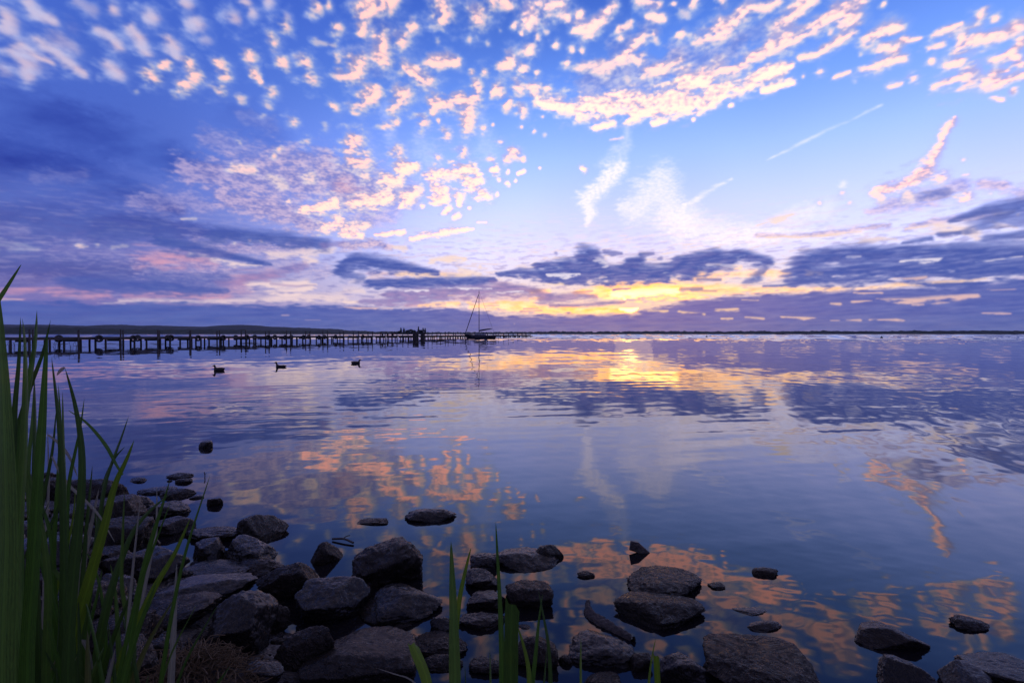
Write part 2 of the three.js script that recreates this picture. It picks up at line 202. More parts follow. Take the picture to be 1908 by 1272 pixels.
    [1,18.21,2.33,0.11,20.54,2.11,0.11], [1,21.59,2.53,0.09,23.81,2.49,0.17], [1,24.49,1.69,0.09,26.13,1.54,0.13], [1,22.28,1.58,0.1,23.31,1.57,0.1],
    [1,33.66,3.81,0.06,35.83,3.71,0.09], [1,36.87,4.29,0.06,37.13,4.28,0.06], [0.8,24.14,3.45,0.05,25.63,3.41,0.05],
    [1,28.65,3.97,0.05,29.58,3.93,0.05], [0.6,42.79,3.61,0.05,44.47,3.54,0.07], [0.9,36.61,4.91,0.09,38.87,4.92,0.17],
    [0.35,29.87,5.91,0.29,31.06,5.75,0.22], [1,-18.2,2.81,0.09,-13.17,2.74,0.09], [0.8,-12.02,2.7,0.07], [1,14.84,2.47,0.09,16.89,2.45,0.13],
    [1,18.17,2.33,0.16], [1,-7.13,4.25,0.06,-6.33,4.25,0.06], [0.4,0.28,1.11,0.09], [0.8,-44.97,2.73,0.07,-43.73,2.79,0.07],
    [0.6,-24.28,1.93,0.07,-23.61,1.94,0.07], [0.4,-22.07,1.44,0.07,-20.5,1.45,0.07],
  ],
  white: [
    [1,37.11,6.47,0.15,39.82,6.38,0.23], [0.5,33.21,7.11,0.22,34.18,7.11,0.15], [0.6,20.86,7.2,0.21,23.79,6.96,0.24],
    [0.8,42.11,5.94,0.06,43.62,6.02,0.08,44.85,6.1,0.08], [1,3.89,6.59,0.13,5.69,6.46,0.33,7.48,6.61,0.13],
    [1,-7.13,5.08,0.09,-4.74,5.04,0.17,-2.33,5.01,0.13], [1,-0.72,4.72,0.09,1.29,4.78,0.07], [1,-11.82,4.72,0.15,-9.29,4.79,0.11],
    [0.7,9.64,8.07,0.44,10.42,7.57,0.29],
  ],
};
const BANK_TOP = [[-60,1.86],[-44.97,2.71],[-40.65,2.82],[-39.46,2.64],[-34.32,2.82],[-28.48,2.85],[-18.2,3.02],[-12.63,2.75],[-8.69,2.79],[-4.73,2.63],[-0.72,2.1],[3.36,1.98],[7.28,2.08],[13.09,2.1],[14.73,2.49],[18.85,3.4],[23.53,3.9],[29.89,3.95],[35.56,4.09],[40.53,4.05],[44.95,4.4],[59.86,3.22]];

function makeSky() {
  const W = 4096, HH = 2048, data = new Float32Array(W * HH * 4), n2 = createNoise2D(rng(7)), n3 = createNoise3D(rng(11));
  const clamp = (x, a = 0, b = 1) => (x < a ? a : x > b ? b : x), sst = (a, b, x) => { x = clamp((x - a) / (b - a)); return x * x * (3 - 2 * x); };
  const mix = (a, b, t) => a + (b - a) * t;
  const ramp = (stops, x) => {
    let i = 0; while (i < stops.length - 2 && x > stops[i + 1][0]) i++;
    const a = stops[i], b = stops[i + 1], t = clamp((x - a[0]) / (b[0] - a[0]));
    return [mix(a[1], b[1], t), mix(a[2], b[2], t), mix(a[3], b[3], t)];
  };
  // clear air, in display values (0..255)
  const near = [[0, 240, 214, 222], [5, 241, 228, 248], [9, 234, 236, 286], [13, 212, 225, 306], [18.5, 170, 204, 300], [24, 124, 170, 266], [33, 70, 114, 215], [50, 52, 90, 185], [90, 40, 70, 150]];
  const away = [[0, 150, 125, 175], [6, 110, 115, 190], [15, 82, 108, 200], [25, 72, 106, 205], [33, 62, 96, 200], [50, 50, 82, 175], [90, 40, 70, 150]];
  const sd = [sunDir.x, sunDir.y, sunDir.z];
  // ---- window of the sky that holds the strokes
  const A0 = -62, A1 = 62, E1 = 44, step = 360 / W, cols = Math.round((A1 - A0) / step), rows = Math.round(E1 / step), N = cols * rows;
  const nA = new Float32Array(N), nB = new Float32Array(N), nC = new Float32Array(N), nS = new Float32Array(N), nT = new Float32Array(N), nU = new Float32Array(N);
  const fbm = (x, y, o) => { let s = 0, a = 0.5; for (let k = 0; k < o; k++) { s += a * n2(x, y); x = x * 2.03 + 11.3; y = y * 2.03 - 7.1; a *= 0.5; } return s; };
  for (let j = 0; j < rows; j++) for (let i = 0; i < cols; i++) {
    const az = (A0 + (i + 0.5) * step) * R, el = (j + 0.5) * step * R, k = Math.cos(el) / (Math.sin(el) + 0.13), X = Math.sin(az) * k, Z = Math.cos(az) * k, q = j * cols + i;
    nA[q] = fbm(X * 10, Z * 10, 5);
    nB[q] = fbm(X * 34 + 50, Z * 34, 4);
    nC[q] = fbm(X * 10 - 90, Z * 10 + 40, 4);
    nS[q] = fbm(az * 9, el * 75, 5);            // long level streaks, for the low clouds
    nU[q] = el < 0.33 ? fbm(az * 17 + 21, el * 150 - az * 6, 5) : 0;
    nT[q] = fbm(az * 26 + 5, el * 90 + 9, 5);
  }
  const layer = (list, o) => {
    const buf = new Float32Array(N);
    for (const st of list) {
      const k = st[0];
      let a0 = 999, a1 = -999, e0 = 999, e1 = -999;
      for (let p = 1; p < st.length; p += 3) { const r = st[p + 2] * o.reach + 0.4, c = Math.cos(st[p + 1] * R); a0 = Math.min(a0, st[p] - r / c); a1 = Math.max(a1, st[p] + r / c); e0 = Math.min(e0, st[p + 1] - r); e1 = Math.max(e1, st[p + 1] + r); }
      const i0 = Math.max(0, Math.floor((a0 - A0) / step)), i1 = Math.min(cols - 1, Math.ceil((a1 - A0) / step)), j0 = Math.max(0, Math.floor(e0 / step)), j1 = Math.min(rows - 1, Math.ceil(e1 / step));
      for (let j = j0; j <= j1; j++) {
        const el = (j + 0.5) * step, ce = Math.cos(el * R);
        for (let i = i0; i <= i1; i++) {
          const q = j * cols + i, wa = o.flat ? nS[q] : nA[q], wb = o.flat ? nT[q] : nC[q];
          let best = -9;
          const az = A0 + (i + 0.5) * step;
          for (let p = 1; p < st.length; p += 3) {
            let t = 0, f;
            const last = p + 3 >= st.length, ax = st[p], ay = st[p + 1];
            let r0 = st[p + 2];
            let bx = ax, by = ay, r1 = r0;
            if (!last) { bx = st[p + 3]; by = st[p + 4]; r1 = st[p + 5]; } else if (st.length > 4) break;
            const rr = (r0 + r1) / 2, px = (az - ax) * ce + wa * rr * o.warp * (o.flat ? 1.6 : 1), py = el - ay + wb * rr * o.warp, vx = (bx - ax) * ce, vy = by - ay, vv = vx * vx + vy * vy;
            if (vv > 1e-9) t = clamp((px * vx + py * vy) / vv);
            const dx = px - vx * t, dy = py - vy * t;
            f = 1 - Math.sqrt(dx * dx + dy * dy) / mix(r0, r1, t);
            if (f > best) best = f;
          }
          if (best < -1.2) continue;
          const n = o.flat ? nS[q] * 0.7 + nT[q] * 0.75 : nA[q] * 0.75 + nB[q] * 0.5;
          const al = sst(o.lo, o.hi, best + n * o.erode) * k;
          if (al > 0) buf[q] = 1 - (1 - buf[q]) * (1 - al);
        }
      }
    }
    return buf;
  };
  const PUFF = { reach: 2.3, warp: 0.62, lo: -0.34, hi: 1.0, erode: 0.7 };
  const L = {
    cirrus: layer(CLOUDS.cirrus, { reach: 2.3, warp: 0.6, lo: -0.7, hi: 0.85, erode: 0.45 }),
    trail: layer(CLOUDS.trail, { reach: 1.8, warp: 0.35, lo: -0.3, hi: 1.15, erode: 0.5 }),
    veil: layer(CLOUDS.veil, { reach: 1.6, warp: 0.35, lo: -0.1, hi: 0.9, erode: 0.3 }),
    mauve: layer(CLOUDS.mauve, { reach: 2.1, warp: 0.6, lo: -0.5, hi: 0.75, erode: 0.6 }),
    pink: layer(CLOUDS.pink, { reach: 2.2, warp: 0.7, lo: -0.6, hi: 1.0, erode: 0.7, flat: true }),
    grey: layer(CLOUDS.grey, { reach: 1.9, warp: 0.4, lo: -0.25, hi: 0.95, erode: 0.35 }),
    puff: layer(CLOUDS.puff, PUFF), halo: layer([...CLOUDS.puff, ...CLOUDS.bright, ...CLOUDS.grey], { reach: 3.2, warp: 1.2, lo: -1.15, hi: 0.75, erode: 0.7 }), bright: layer(CLOUDS.bright, { ...PUFF, lo: -0.35, hi: 0.75, erode: 0.65 }),
    cream: layer(CLOUDS.cream, { reach: 2.4, warp: 0.8, lo: -0.5, hi: 0.95, erode: 0.95, flat: true }),
    gold: layer(CLOUDS.gold, { reach: 2.2, warp: 0.7, lo: -0.5, hi: 0.7, erode: 0.8, flat: true }),
    sun: layer(CLOUDS.sun, { reach: 1.9, warp: 0.5, lo: 0.0, hi: 0.8, erode: 0.4, flat: true }),
    dark: layer(CLOUDS.dark, { reach: 2.0, warp: 0.7, lo: -0.8, hi: 0.75, erode: 0.85, flat: true }),
    dusk: layer(CLOUDS.dusk, { reach: 2.2, warp: 0.8, lo: -0.5, hi: 0.8, erode: 0.8, flat: true }),
    slit: layer(CLOUDS.slit, { reach: 2.4, warp: 0.9, lo: -0.3, hi: 0.9, erode: 1.1, flat: true }),
    white: layer(CLOUDS.white, { reach: 2.2, warp: 0.8, lo: 0.0, hi: 0.7, erode: 0.9, flat: true }),
  };
  const bankTop = (az) => { let i = 0; while (i < BANK_TOP.length - 2 && az > BANK_TOP[i + 1][0]) i++; const a = BANK_TOP[i], b = BANK_TOP[i + 1]; return mix(a[1], b[1], clamp((az - a[0]) / (b[0] - a[0]))); };
  const over = (c, r, g, b, a) => { c[0] += (r - c[0]) * a; c[1] += (g - c[1]) * a; c[2] += (b - c[2]) * a; };
  const toLin = (v) => { v = Math.max(0, v / 255); return v <= 0.04045 ? v / 12.92 : Math.pow((v + 0.055) / 1.055, 2.4); };
  for (let row = 0; row < HH; row++) {
    const el = (row + 0.5) / HH * 180 - 90, er = Math.max(el, 0.02) * R, sy = Math.sin(er), cy = Math.cos(er);
    if (el < -0.2) { for (let col = 0; col < W; col++) { const o = (row * W + col) * 4; data[o] = 0.12; data[o + 1] = 0.12; data[o + 2] = 0.25; data[o + 3] = 1; } continue; }
    const N1 = ramp(near, el), N2 = ramp(away, el);
    for (let col = 0; col < W; col++) {
      let az = ((col + 0.5) / W - 0.25) * 360; if (az > 180) az -= 360;
      if ((az < A0 - 0.5 || az > A1 + 0.5 || el > E1 + 0.5) && ((col & 1) || (row & 1)) && el > 0.6) { const o = (row * W + col) * 4, s = ((row & ~1) * W + (col & ~1)) * 4; for (let k = 0; k < 4; k++) data[o + k] = data[s + k]; continue; }
      const ar = az * R, x = Math.sin(ar) * cy, z = -Math.cos(ar) * cy, cosS = clamp(x * sd[0] + sy * sd[1] + z * sd[2], -1, 1), ang = Math.acos(cosS) / R;
      const far = sst(24, 62, ang + (az < 13 ? 7 : -8));
      const c = [mix(N1[0], N2[0], far), mix(N1[1], N2[1], far), mix(N1[2], N2[2], far)];
      const glow = Math.exp(-((az - 13) ** 2) / 300) * Math.exp(-el / 4.5);
      over(c, 300, 218, 146, glow * 0.92);
      const wob = n3(x * 2.2, sy * 2.2, z * 2.2) * 0.5 + n3(x * 6, sy * 6, z * 6) * 0.25;
      for (let k = 0; k < 3; k++) c[k] *= 1 + 0.035 * wob;
      const inW = az > A0 && az < A1 && el > 0 && el < E1;
      // altocumulus that goes on beyond the frame, as the rows in view do
      const edge = Math.max(sst(45, 58, Math.abs(az)), sst(34.5, 39, el - 0.06 * Math.max(0, Math.abs(az) - 30)));
      if (edge > 0) {
        const k = 1 / (sy + 0.13), X = x * k, Z = z * k;
        const cov = fbm(X * 1.3 + 4, Z * 1.3, 3), cell = fbm(X * 11, Z * 11, 4) + 0.4 * fbm(X * 30, Z * 30, 2);
        const a = sst(-0.2, 0.42, cell + cov * 0.7) * edge * sst(6, 14, el) * 0.85, w = mix(1.04, 0.86, far);
        over(c, 262 * w, 226 * w, 222 * w, a);
        over(c, 72, 88, 172, edge * sst(0.05, 0.5, cov + 0.5 * wob) * 0.6 * (1 - sst(20, 40, el)));
      }
      if (inW) {
        const i = Math.floor((az - A0) / step), j = Math.min(rows - 1, Math.floor(el / step)), q = j * cols + i, fr = 1 - edge;
        const ds = Math.hypot((SUN_AZ - az), SUN_EL - el) || 1, oi = Math.round((SUN_AZ - az) / ds * 8), oj = Math.round((SUN_EL - el) / ds * 8), q2 = clamp(j + oj, 0, rows - 1) * cols + clamp(i + oi, 0, cols - 1);
        const warm = Math.exp(-((az - 13) ** 2) / 500);
        const dim = sst(20, 58, ang + (az < 0 ? 6 : -14));                       // clouds far from the sun are lit less
        over(c, 276, 262, 292, clamp(L.cirrus[q] * (0.9 + 0.5 * nB[q]) + L.trail[q] * (0.55 + 0.8 * nA[q])));
        { const lo = sst(16, 4, el), v = fbm(az * 0.05 + el * 0.03, el * 0.16 - az * 0.05, 4), w = v * 34 + nA[q] * 9 + nB[q] * 3; over(c, mix(60, 88, lo) + w * 0.8, mix(85, 95, lo) + w, mix(180, 166, lo) + w * 0.9, L.veil[q] * 0.95); }
        { const t = clamp(0.5 + 0.95 * nA[q] + 0.8 * nB[q] + 0.5 * (L.mauve[q] - L.mauve[q2])), w = sst(-38, -12, az); over(c, mix(132, 246, t * mix(0.7, 1, w)), mix(128, 208, t * mix(0.7, 1, w)), mix(194, 218, t), L.mauve[q] * 0.86); }
        { const a = sst(0.05, 0.5, nU[q] * 0.9 + nS[q] * 0.6) * sst(15, 8, el) * mix(0.28, 0.5, sst(-34, -10, az)); over(c, mix(196, 266, warm), mix(178, 226, warm), mix(214, 196, warm), a);
          const b = sst(0.05, 0.5, -nU[q] * 0.8 - nT[q] * 0.6) * sst(13, 7, el) * 0.42; over(c, mix(104, 168, warm), mix(106, 142, warm), mix(180, 190, warm), b); }
        over(c, mix(220, 250, warm), mix(158, 194, warm), mix(184, 180, warm), L.pink[q] * clamp(0.72 + 0.5 * nS[q] + 0.5 * nU[q]));
        { const t = clamp(0.75 + 1.3 * (L.grey[q] - L.grey[q2]) + 0.4 * nA[q]); over(c, mix(150, 222, t), mix(148, 190, t), mix(202, 208, t), L.grey[q] * 0.95); }
        over(c, 186, 196, 240, clamp(L.halo[q]) * 0.62 * (0.6 + 0.9 * nA[q]));
        { const t = clamp(0.5 + 1.5 * (L.puff[q] - L.puff[q2]) + 0.9 * nB[q] + 0.45 * nA[q]); const w = mix(1, 0.9, dim); over(c, mix(186, 250 + 84 * t * L.puff[q] ** 2, t) * w, mix(166, 240, t) * w, mix(210, 228, t) * w, L.puff[q] * 0.97); }
        { const t = clamp(0.66 + 1.2 * (L.bright[q] - L.bright[q2]) + 0.95 * nB[q] + 0.4 * nA[q]); const w = mix(1.04, 0.95, dim); over(c, mix(202, 256 + 110 * t * L.bright[q] ** 2, t) * w, mix(178, 247, t) * w, mix(210, 224, t) * w, L.bright[q] * 0.97); }
        over(c, mix(250, 268, warm), mix(222, 230, warm), mix(222, 190, warm), L.cream[q] * 0.9);
        over(c, mix(254, 366, warm) + 14 * nT[q], mix(226, 248, warm) + 34 * nT[q], mix(206, 140, warm) + 70 * nT[q], L.gold[q] * clamp(0.95 + 0.5 * nU[q]));
        { const b = bankTop(az), d = (b - el) + nT[q] * 0.35 + nS[q] * 0.3, s = warm;
          over(c, mix(80, 128, s) + 12 * nS[q] + 10 * sst(2.6, 0, el), mix(98, 112, s) + 12 * nS[q] + 10 * sst(2.6, 0, el), mix(176, 174, s) + 8 * nS[q], sst(-0.3, 0.28, d + nU[q] * 0.35) * clamp(0.93 + 0.16 * nU[q])); }
        { const a = L.dark[q], lit = sst(0.0, 0.5, a) , t = clamp(0.55 + 0.9 * (L.dark[q] - L.dark[q2]) + 0.7 * nT[q] + 0.3 * nS[q]), rim = (1 - lit) ;
          over(c, mix(mix(56, 62, warm), mix(104, 134, warm), t * 0.6) + rim * 90 * warm, mix(mix(78, 82, warm), mix(116, 124, warm), t * 0.6) + rim * 50 * warm, mix(164, 184, t * 0.6), a * clamp(0.94 + 0.35 * nU[q])); }
        { const t = clamp(0.5 + nT[q]); over(c, mix(112, 156, t) + 14 * warm, mix(108, 132, t), mix(176, 188, t) - 8 * warm, L.dusk[q] * 0.85); }
        over(c, 520, 400, 240, L.sun[q]);
        over(c, mix(232, 262, warm), mix(190, 212, warm), mix(196, 170, warm), L.slit[q] * 0.92);
        over(c, 244, 232, 244, L.white[q] * 0.9);
      }
      const o = (row * W + col) * 4;
      data[o] = toLin(c[0]); data[o + 1] = toLin(c[1]); data[o + 2] = toLin(c[2]); data[o + 3] = 1;
    }
  }
  const t = new THREE.DataTexture(data, W, HH, THREE.RGBAFormat, THREE.FloatType);
  t.mapping = THREE.EquirectangularReflectionMapping;
  t.magFilter = THREE.LinearFilter;
  t.needsUpdate = true;
  return t;
}
const sky = makeSky();
scene.background = sky;
scene.environment = sky;

// ------------------------------------------------------------------ helpers
const used = new Map();
function numbered(name) { const n = used.get(name) ?? 0; used.set(name, n + 1); return n ? `${name}_${String(n).padStart(3, '0')}` : name; }
function tag(o, label, category, group) { o.userData.label = label; o.userData.category = category; if (group) o.userData.group = group; return o; }
function add(o, name, parent = scene) { o.name = parent === scene ? numbered(name) : name; o.castShadow = o.receiveShadow = true; parent.add(o); return o; }
function mesh(name, geo, mat, parent = scene) { return add(new THREE.Mesh(geo, mat), name, parent); }
function structure(name, geo, mat) { const m = mesh(name, geo, mat); m.userData.kind = 'structure'; return m; }
function group(name, x = 0, y = 0, z = 0, turn = 0) { const g = new THREE.Group(); g.position.set(x, y, z); g.rotation.y = turn; return add(g, name); }
const clamp = THREE.MathUtils.clamp, lerp = THREE.MathUtils.lerp, sstep = (a, b, x) => { const t = clamp((x - a) / (b - a), 0, 1); return t * t * (3 - 2 * t); };
const g2 = createNoise2D(rng(101)), g3 = createNoise3D(rng(202));
const fbm2 = (x, y, o = 4) => { let s = 0, a = 0.5; for (let k = 0; k < o; k++) { s += a * g2(x, y); x = x * 2.07 + 3.1; y = y * 2.07 - 1.7; a *= 0.5; } return s; };
const fbm3 = (x, y, z, o = 4) => { let s = 0, a = 0.5; for (let k = 0; k < o; k++) { s += a * g3(x, y, z); x = x * 2.07 + 3.1; y = y * 2.07 - 1.7; z = z * 2.07 + 5.3; a *= 0.5; } return s; };
// seamless texture from a function of a point on a torus, blended at the edges
function texture(size, fn, srgb) {
  const d = new Uint8Array(size * size * 4), tmp = [0, 0, 0];
  for (let j = 0; j < size; j++) for (let i = 0; i < size; i++) {
    fn(i / size, j / size, tmp);
    const o = (j * size + i) * 4;
    for (let c = 0; c < 3; c++) d[o + c] = clamp(Math.round(tmp[c] * 255), 0, 255);
    d[o + 3] = 255;
  }
  const t = new THREE.DataTexture(d, size, size);
  t.wrapS = t.wrapT = THREE.RepeatWrapping; t.magFilter = THREE.LinearFilter; t.minFilter = THREE.LinearMipmapLinearFilter; t.generateMipmaps = true;
  if (srgb) t.colorSpace = THREE.SRGBColorSpace;
  t.needsUpdate = true;
  return t;
}
const torus = (u, v, f, o) => { const a = u * 2 * Math.PI, b = v * 2 * Math.PI, k = f / (2 * Math.PI); return fbm3(Math.cos(a) * k + 3 * Math.cos(b) * k, Math.sin(a) * k + 2.3, Math.sin(b) * k * 1.3 + Math.cos(b + 1) * k, o); };
function box(w, h, d, x = 0, y = 0, z = 0) { return new THREE.BoxGeometry(w, h, d).translate(x, y, z); }
function rod(a, b, r0, r1 = r0, sides = 8) {
  const A = new THREE.Vector3(...a), B = new THREE.Vector3(...b), len = A.distanceTo(B), g = new THREE.CylinderGeometry(r1, r0, len, sides, 1);
  g.applyQuaternion(new THREE.Quaternion().setFromUnitVectors(new THREE.Vector3(0, 1, 0), B.clone().sub(A).normalize()));
  return g.translate((A.x + B.x) / 2, (A.y + B.y) / 2, (A.z + B.z) / 2);
}
// a closed surface from a distance function, in a box of half-size s round the origin
function fromDistance(fn, s, res) {
  const mc = new MarchingCubes(res, new THREE.MeshStandardMaterial(), false, false, 60000);
  mc.isolation = 0;
  for (let k = 0; k < res; k++) for (let j = 0; j < res; j++) for (let i = 0; i < res; i++) mc.field[i + j * res + k * res * res] = -fn((i / (res / 2) - 1) * s[0], (j / (res / 2) - 1) * s[1], (k / (res / 2) - 1) * s[2]);
  mc.update();
  let g = new THREE.BufferGeometry();
  g.setAttribute('position', new THREE.BufferAttribute(mc.positionArray.slice(0, mc.count * 3), 3));
  g.scale(s[0], s[1], s[2]);
  g = mergeVertices(g, 1e-4);
  g.computeVertexNormals();
  return g;
}
const capsule = (p, a, b, ra, rb) => { const vx = b[0] - a[0], vy = b[1] - a[1], vz = b[2] - a[2], px = p[0] - a[0], py = p[1] - a[1], pz = p[2] - a[2], t = clamp((px * vx + py * vy + pz * vz) / (vx * vx + vy * vy + vz * vz + 1e-9), 0, 1); return Math.hypot(px - vx * t, py - vy * t, pz - vz * t) - lerp(ra, rb, t); };
const smin = (a, b, k) => { const h = clamp(0.5 + 0.5 * (b - a) / k, 0, 1); return lerp(b, a, h) - k * h * (1 - h); };

// stones: shape, centre x, ground height, centre z, half width, height above ground or water, half depth, label
const STONES = [
  ['w', -1.628, 0, -3.304, 0.17, 0.11, 0.126, 'pointed grey boulder with a glistening right edge, at the outer end of the left pile'],
  ['a', -1.523, 0, -2.964, 0.14, 0.103, 0.118, 'dark angular block leaning under the pointed boulder'],
  ['a', -1.757, 0, -2.943, 0.092, 0.106, 0.077, 'small stone with a pale faceted top in the left pile'],
  ['f', -1.401, 0, -2.801, 0.123, 0.055, 0.076, 'low black stone at the outer edge of the left pile, below the angular block'],
  ['f', -1.622, 0.025, -2.732, 0.151, 0.029, 0.093, 'flat stone just behind the long slab'],
  ['s', -1.415, 0.084, -2.371, 0.206, 0.078, 0.148, 'long straight-edged slab lying across the left pile'],
  ['s', -1.424, 0.131, -2.103, 0.158, 0.06, 0.114, 'broad flat slab just below the long slab'],
  ['a', -1.058, 0.103, -1.998, 0.127, 0.169, 0.107, 'big dark boulder with a wet foot, right of the weed clump'],
  ['r', -1.025, 0.04, -2.221, 0.054, 0.071, 0.045, 'smooth upright stone against the big dark boulder'],
  ['w', -1.118, 0, -2.554, 0.124, 0.141, 0.092, 'ridged wedge of rock pointing up to the right'],
  ['a', -1.801, 0.094, -2.57, 0.141, 0.104, 0.119, 'angular stone with a lighter peak, right of the reeds'],
  ['r', -2.128, 0.059, -2.928, 0.071, 0.083, 0.059, 'round stone wedged behind the angular one, right of the reeds'],
  ['s', -2.297, 0, -3.361, 0.148, 0.072, 0.107, 'layered flat stone below the square block near the reed tips'],
  ['f', -1.943, 0, -3.274, 0.155, 0.048, 0.096, 'black low ridge of rock beside the pointed boulder'],
  ['a', -1.227, 0.158, -1.762, 0.068, 0.082, 0.057, 'wet black stone left of the weed clump'],
  ['a', -0.871, 0.124, -1.727, 0.077, 0.056, 0.064, 'pale lit stone at the bottom edge, right of the weed clump'],
  ['r', -2.77, 0, -3.767, 0.098, 0.106, 0.083, 'lumpy stone behind the tall leaning reed leaf'],
  ['a', -2.49, 0, -3.713, 0.138, 0.071, 0.116, 'square black block at the waterline near the reeds'],
  ['f', -2.929, 0, -4.212, 0.111, 0.03, 0.069, 'narrow flat stone awash, left of a twin'],
  ['f', -2.686, 0, -4.1, 0.106, 0.047, 0.066, 'flat stone awash with a bright wet tip'],
  ['f', -3.006, 0, -4.639, 0.103, 0.03, 0.064, 'thin flat stone farthest out off the left pile'],
  ['r', -2.866, 0, -4.462, 0.06, 0.036, 0.05, 'small dark lump just in front of the farthest flat stone'],
  ['f', -3.304, 0, -4.508, 0.079, 0.029, 0.049, 'sliver of stone awash near the reed leaf tips'],
  ['a', -2.27, 0, -3.881, 0.056, 0.053, 0.047, 'small peaked stone alone in the water off the left pile'],
  ['f', -2.499, 0, -4.036, 0.044, 0.02, 0.027, 'tiny flat stone between the block and the small peaked stone'],
  ['r', -3.015, 0, -4.491, 0.019, 0.016, 0.016, 'tiny pebble-like stone beside the farthest flat stone'],
  ['b', -3.516, 0, -5.854, 0.085, 0.073, 0.076, 'round black boulder alone in calm water'],
  ['p', -1.07, 0, -2.931, 0.074, 0.102, 0.052, 'five-sided black stone standing in the water'],
  ['r', -0.706, 0, -2.742, 0.172, 0.172, 0.144, 'big rough grey boulder in the shallows, largest of the middle ones'],
  ['a', -0.868, 0, -2.388, 0.161, 0.13, 0.135, 'broad weathered boulder with a straight right edge'],
  ['w', -0.524, 0, -2.421, 0.164, 0.088, 0.121, 'boulder tapering to a point on the right, in front of the big rough one'],
  ['r', -0.573, 0, -3.613, 0.129, 0.057, 0.108, 'smooth oval stone farthest out in the middle'],
  ['f', -0.963, 0, -3.527, 0.1, 0.019, 0.062, 'thin dark stone barely above water, left of the oval one'],
  ['f', -0.491, 0, -2.262, 0.034, 0.011, 0.021, 'small flat stone awash below the tapering boulder'],
  ['a', -0.786, 0.081, -1.908, 0.105, 0.113, 0.088, 'black block with a wet bluish front face'],
  ['s', -0.551, 0.064, -1.874, 0.213, 0.089, 0.153, 'largest slab at the bottom edge, left of the cut reed stem'],
  ['r', -0.309, 0, -2.24, 0.043, 0.051, 0.036, 'small lump beside the wide reed blade'],
  ['r', -0.298, 0, -2.122, 0.088, 0.034, 0.074, 'dark rounded stone behind the wide reed blade'],
  ['f', -0.282, 0, -1.99, 0.065, 0.029, 0.041, 'low brown stone at the foot of the wide reed blade'],
  ['r', 0.054, 0, -2.911, 0.148, 0.056, 0.124, 'dark hump-backed stone behind the tallest middle reed'],
  ['p', 0.225, 0, -2.965, 0.073, 0.066, 0.051, 'upright splinter of rock with a bright side'],
  ['r', -0.162, 0, -2.846, 0.07, 0.062, 0.059, 'small dark stone touching the hump-backed one'],
  ['a', -0.161, 0, -2.653, 0.085, 0.057, 0.072, 'black stone with a bright right facet left of the tallest middle reed'],
  ['a', -0.116, 0, -2.449, 0.087, 0.055, 0.073, 'dark block in front of the bright-faceted stone'],
  ['a', 0.069, 0, -2.469, 0.111, 0.081, 0.093, 'jagged rock with a splintered right end'],
  ['f', -0.149, 0, -2.291, 0.088, 0.039, 0.055, 'flat rock just breaking the surface between the middle reeds'],
  ['f', 0.055, 0, -2.247, 0.023, 0.01, 0.015, 'two-tone small stone beside the bent middle reed'],
  ['a', 0.103, 0, -2.019, 0.083, 0.08, 0.07, 'wet grey block among the middle reeds'],
  ['f', -0.097, 0, -1.977, 0.064, 0.029, 0.04, 'glistening low stone between the two widest middle reeds'],
  ['r', 0.357, 0, -2.072, 0.123, 0.06, 0.103, 'long rounded boulder near the bottom, right of the middle reeds'],
  ['r', 0.215, 0, -2.003, 0.026, 0.029, 0.022, 'little wet stone beside the long rounded boulder'],
  ['f', 0.395, 0, -2.732, 0.04, 0.018, 0.025, 'small flat stone in the orange reflection'],
  ['r', 0.758, 0, -2.615, 0.171, 0.065, 0.144, 'smooth pale-rimmed boulder resting on a darker one'],
  ['w', 0.664, 0, -2.366, 0.169, 0.066, 0.125, 'dark wedge under the smooth pale-rimmed boulder'],
  ['f', 1.365, 0, -2.749, 0.068, 0.03, 0.042, 'weedy stone awash, farthest out on the right'],
  ['r', 1.055, 0, -2.611, 0.035, 0.017, 0.03, 'small black knob in the orange reflection'],
  ['f', 1.114, 0, -2.383, 0.064, 0.011, 0.04, 'low pointed stone awash with a thin tail'],
  ['f', 1.119, 0, -2.246, 0.056, 0.025, 0.035, 'ribbed stone awash below the pointed one'],
  ['a', 0.501, 0, -1.984, 0.041, 0.049, 0.034, 'black stone with a ragged bright rim beside the long rounded boulder'],
  ['a', 0.637, 0, -1.907, 0.082, 0.094, 0.069, 'ribbed grey rock at the bottom edge right of the two short reeds'],
  ['s', 0.944, 0, -1.931, 0.204, 0.091, 0.147, 'very broad slab at the bottom edge on the right'],
  ['r', 0.348, 0, -1.863, 0.063, 0.033, 0.053, 'round-topped stone cut by the bottom edge near the single reed'],
  ['p', 1.594, 0, -2.155, 0.117, 0.06, 0.082, 'dark diamond-shaped rock alone on the right'],
  ['f', 2.044, 0, -2.264, 0.071, 0.032, 0.044, 'thin slanted sliver of rock on the far right'],
  ['a', 1.458, 0, -1.877, 0.08, 0.09, 0.067, 'layered rock below the diamond-shaped one'],
  ['w', 1.659, 0, -1.874, 0.086, 0.068, 0.064, 'rock with a pointed left end at the bottom right'],
  ['a', 1.874, 0, -1.922, 0.133, 0.05, 0.112, 'rock running out of the frame at the bottom right corner'],
];
